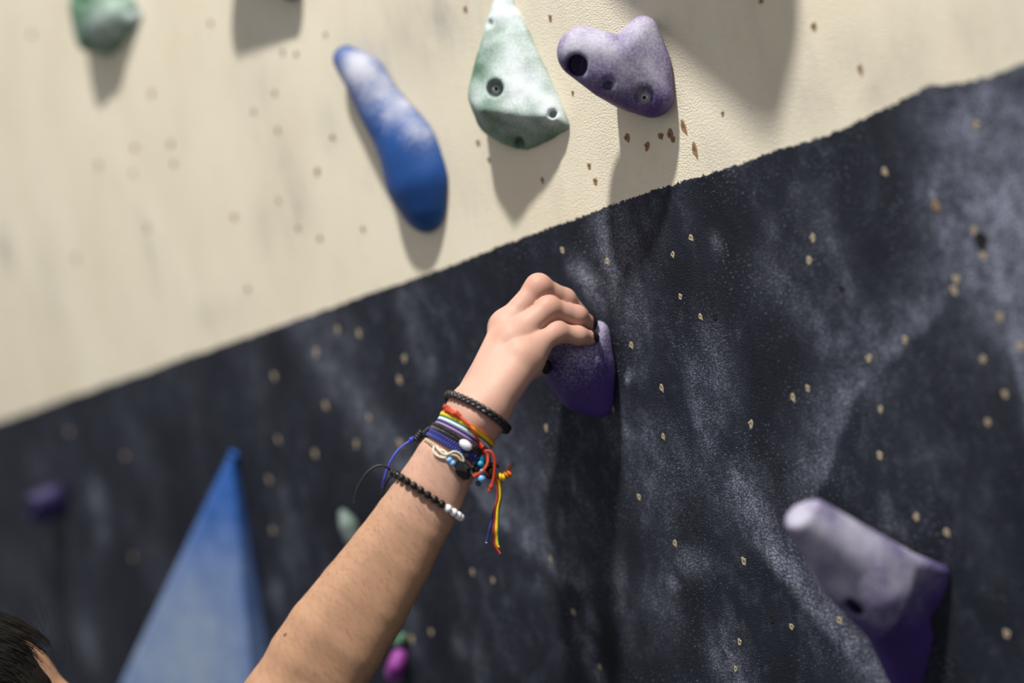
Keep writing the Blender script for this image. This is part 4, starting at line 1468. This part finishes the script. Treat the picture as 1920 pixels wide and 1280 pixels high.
part('knot', knot(D(736, 886, dz - .002), 0.0020, Rv * 0.8 - Uv * 0.5, 2), M['black_cord'], br, rg.c)
part('knot', knot(D(664, 942, dz - .005), 0.0008, Uv, 1), M['black_cord'], br, rg.c)


# 7 friendship bracelet threads with hanging tails
def flat_ribbon(path, w0, w1, side):
    """twisted flat ribbon strip of two edges with thickness"""
    T = np.gradient(path, axis=0); T /= np.linalg.norm(T, axis=1)[:, None]
    V_, F_ = [], []
    for i, p in enumerate(path):
        s = unit(side[i] - T[i] * (side[i] @ T[i])); nn_ = np.cross(T[i], s) * 0.00025
        for a_ in (w0, w1):
            V_ += [p + s * a_ + nn_, p + s * a_ - nn_]
    for i in range(len(path) - 1):
        b0, b1 = i * 4, i * 4 + 4
        F_ += [(b0, b0 + 2, b1 + 2, b1), (b0 + 1, b1 + 1, b1 + 3, b0 + 3), (b0, b1, b1 + 1, b0 + 1), (b0 + 2, b0 + 3, b1 + 3, b1 + 2)]
    return np.array(V_), F_


rg = Ring(852, 828, 5)
br = bracelet('thread_bracelet', rg, 'thin red and yellow thread bracelet with long hanging tails')
part('thread', tube(rg.at(0.0006, -0.0002), 0.0006, 6, True), M['stripe_rust'], br, rg.c)
tz = 1.062
main = spline([D(*q) for q in ((929, 893, tz), (934, 905, tz), (936, 930, tz), (931, 955, tz), (929, 985, tz), (929, 1005, tz), (931, 1022, tz), (940, 1036, tz))], 50)
tw = np.linspace(0, 1, 50)
side = np.array([Rv * math.cos(0.5 * math.sin(6 * a_)) + Fv * math.sin(0.5 * math.sin(6 * a_)) for a_ in tw])
taper = lambda k: k
part('ribbon_tail', flat_ribbon(main, -0.0021, -0.0003, side), M['stripe_rust'], br, rg.c)
part('ribbon_tail', flat_ribbon(main[:45], -0.0003, 0.0018, side), M['stripe_yellow'], br, rg.c)
part('ribbon_tail', flat_ribbon(main[:42] + Fv * 0.0006, 0.0016, 0.0025, side), M['stripe_green'], br, rg.c)
p2_ = spline([D(*q) for q in ((929, 950, tz), (924, 970, tz), (918, 992, tz), (912, 1015, tz))], 24)
part('ribbon_tail', flat_ribbon(p2_, -0.0012, 0.0012, np.tile(Rv, (24, 1))), M['stripe_navy'], br, rg.c)
part('knot', knot(D(912, 1017, tz), 0.0006, Uv, 1), M['stripe_white'], br, rg.c)
part('thread', tube(free_path([(905, 880, 1.056), (918, 892, 1.060), (930, 895, tz), (941, 894, tz), (950, 888, tz), (956, 878, tz), (961, 868, tz)]), 0.0012, 8), M['stripe_rust'], br, rg.c)
part('knot', knot(D(941, 893, tz), 0.0025, Rv - Uv * 0.1, 2), M['stripe_yellow'], br, rg.c)
part('knot', knot(D(951, 888, tz), 0.0026, Rv + Uv * 0.5, 2), M['stripe_orange'], br, rg.c)
part('thread', tube(free_path([(956, 880, tz), (960, 873, tz), (963, 866, tz)], 12), np.linspace(0.0008, 0.0016, 12), 6), M['stripe_green'], br, rg.c)
part('bead', ball(D(925, 872, 1.066), (0.0048, 0.0022, 0.0048), np.stack([unit(Rv - Uv * 0.2), Uv, Fv])), M['grey_bead'], br, rg.c)
part('bead', ball(D(918, 886, 1.062), (0.0040, 0.0050, 0.0040), np.stack([Rv, Uv, Fv])), M['black_bead'], br, rg.c)
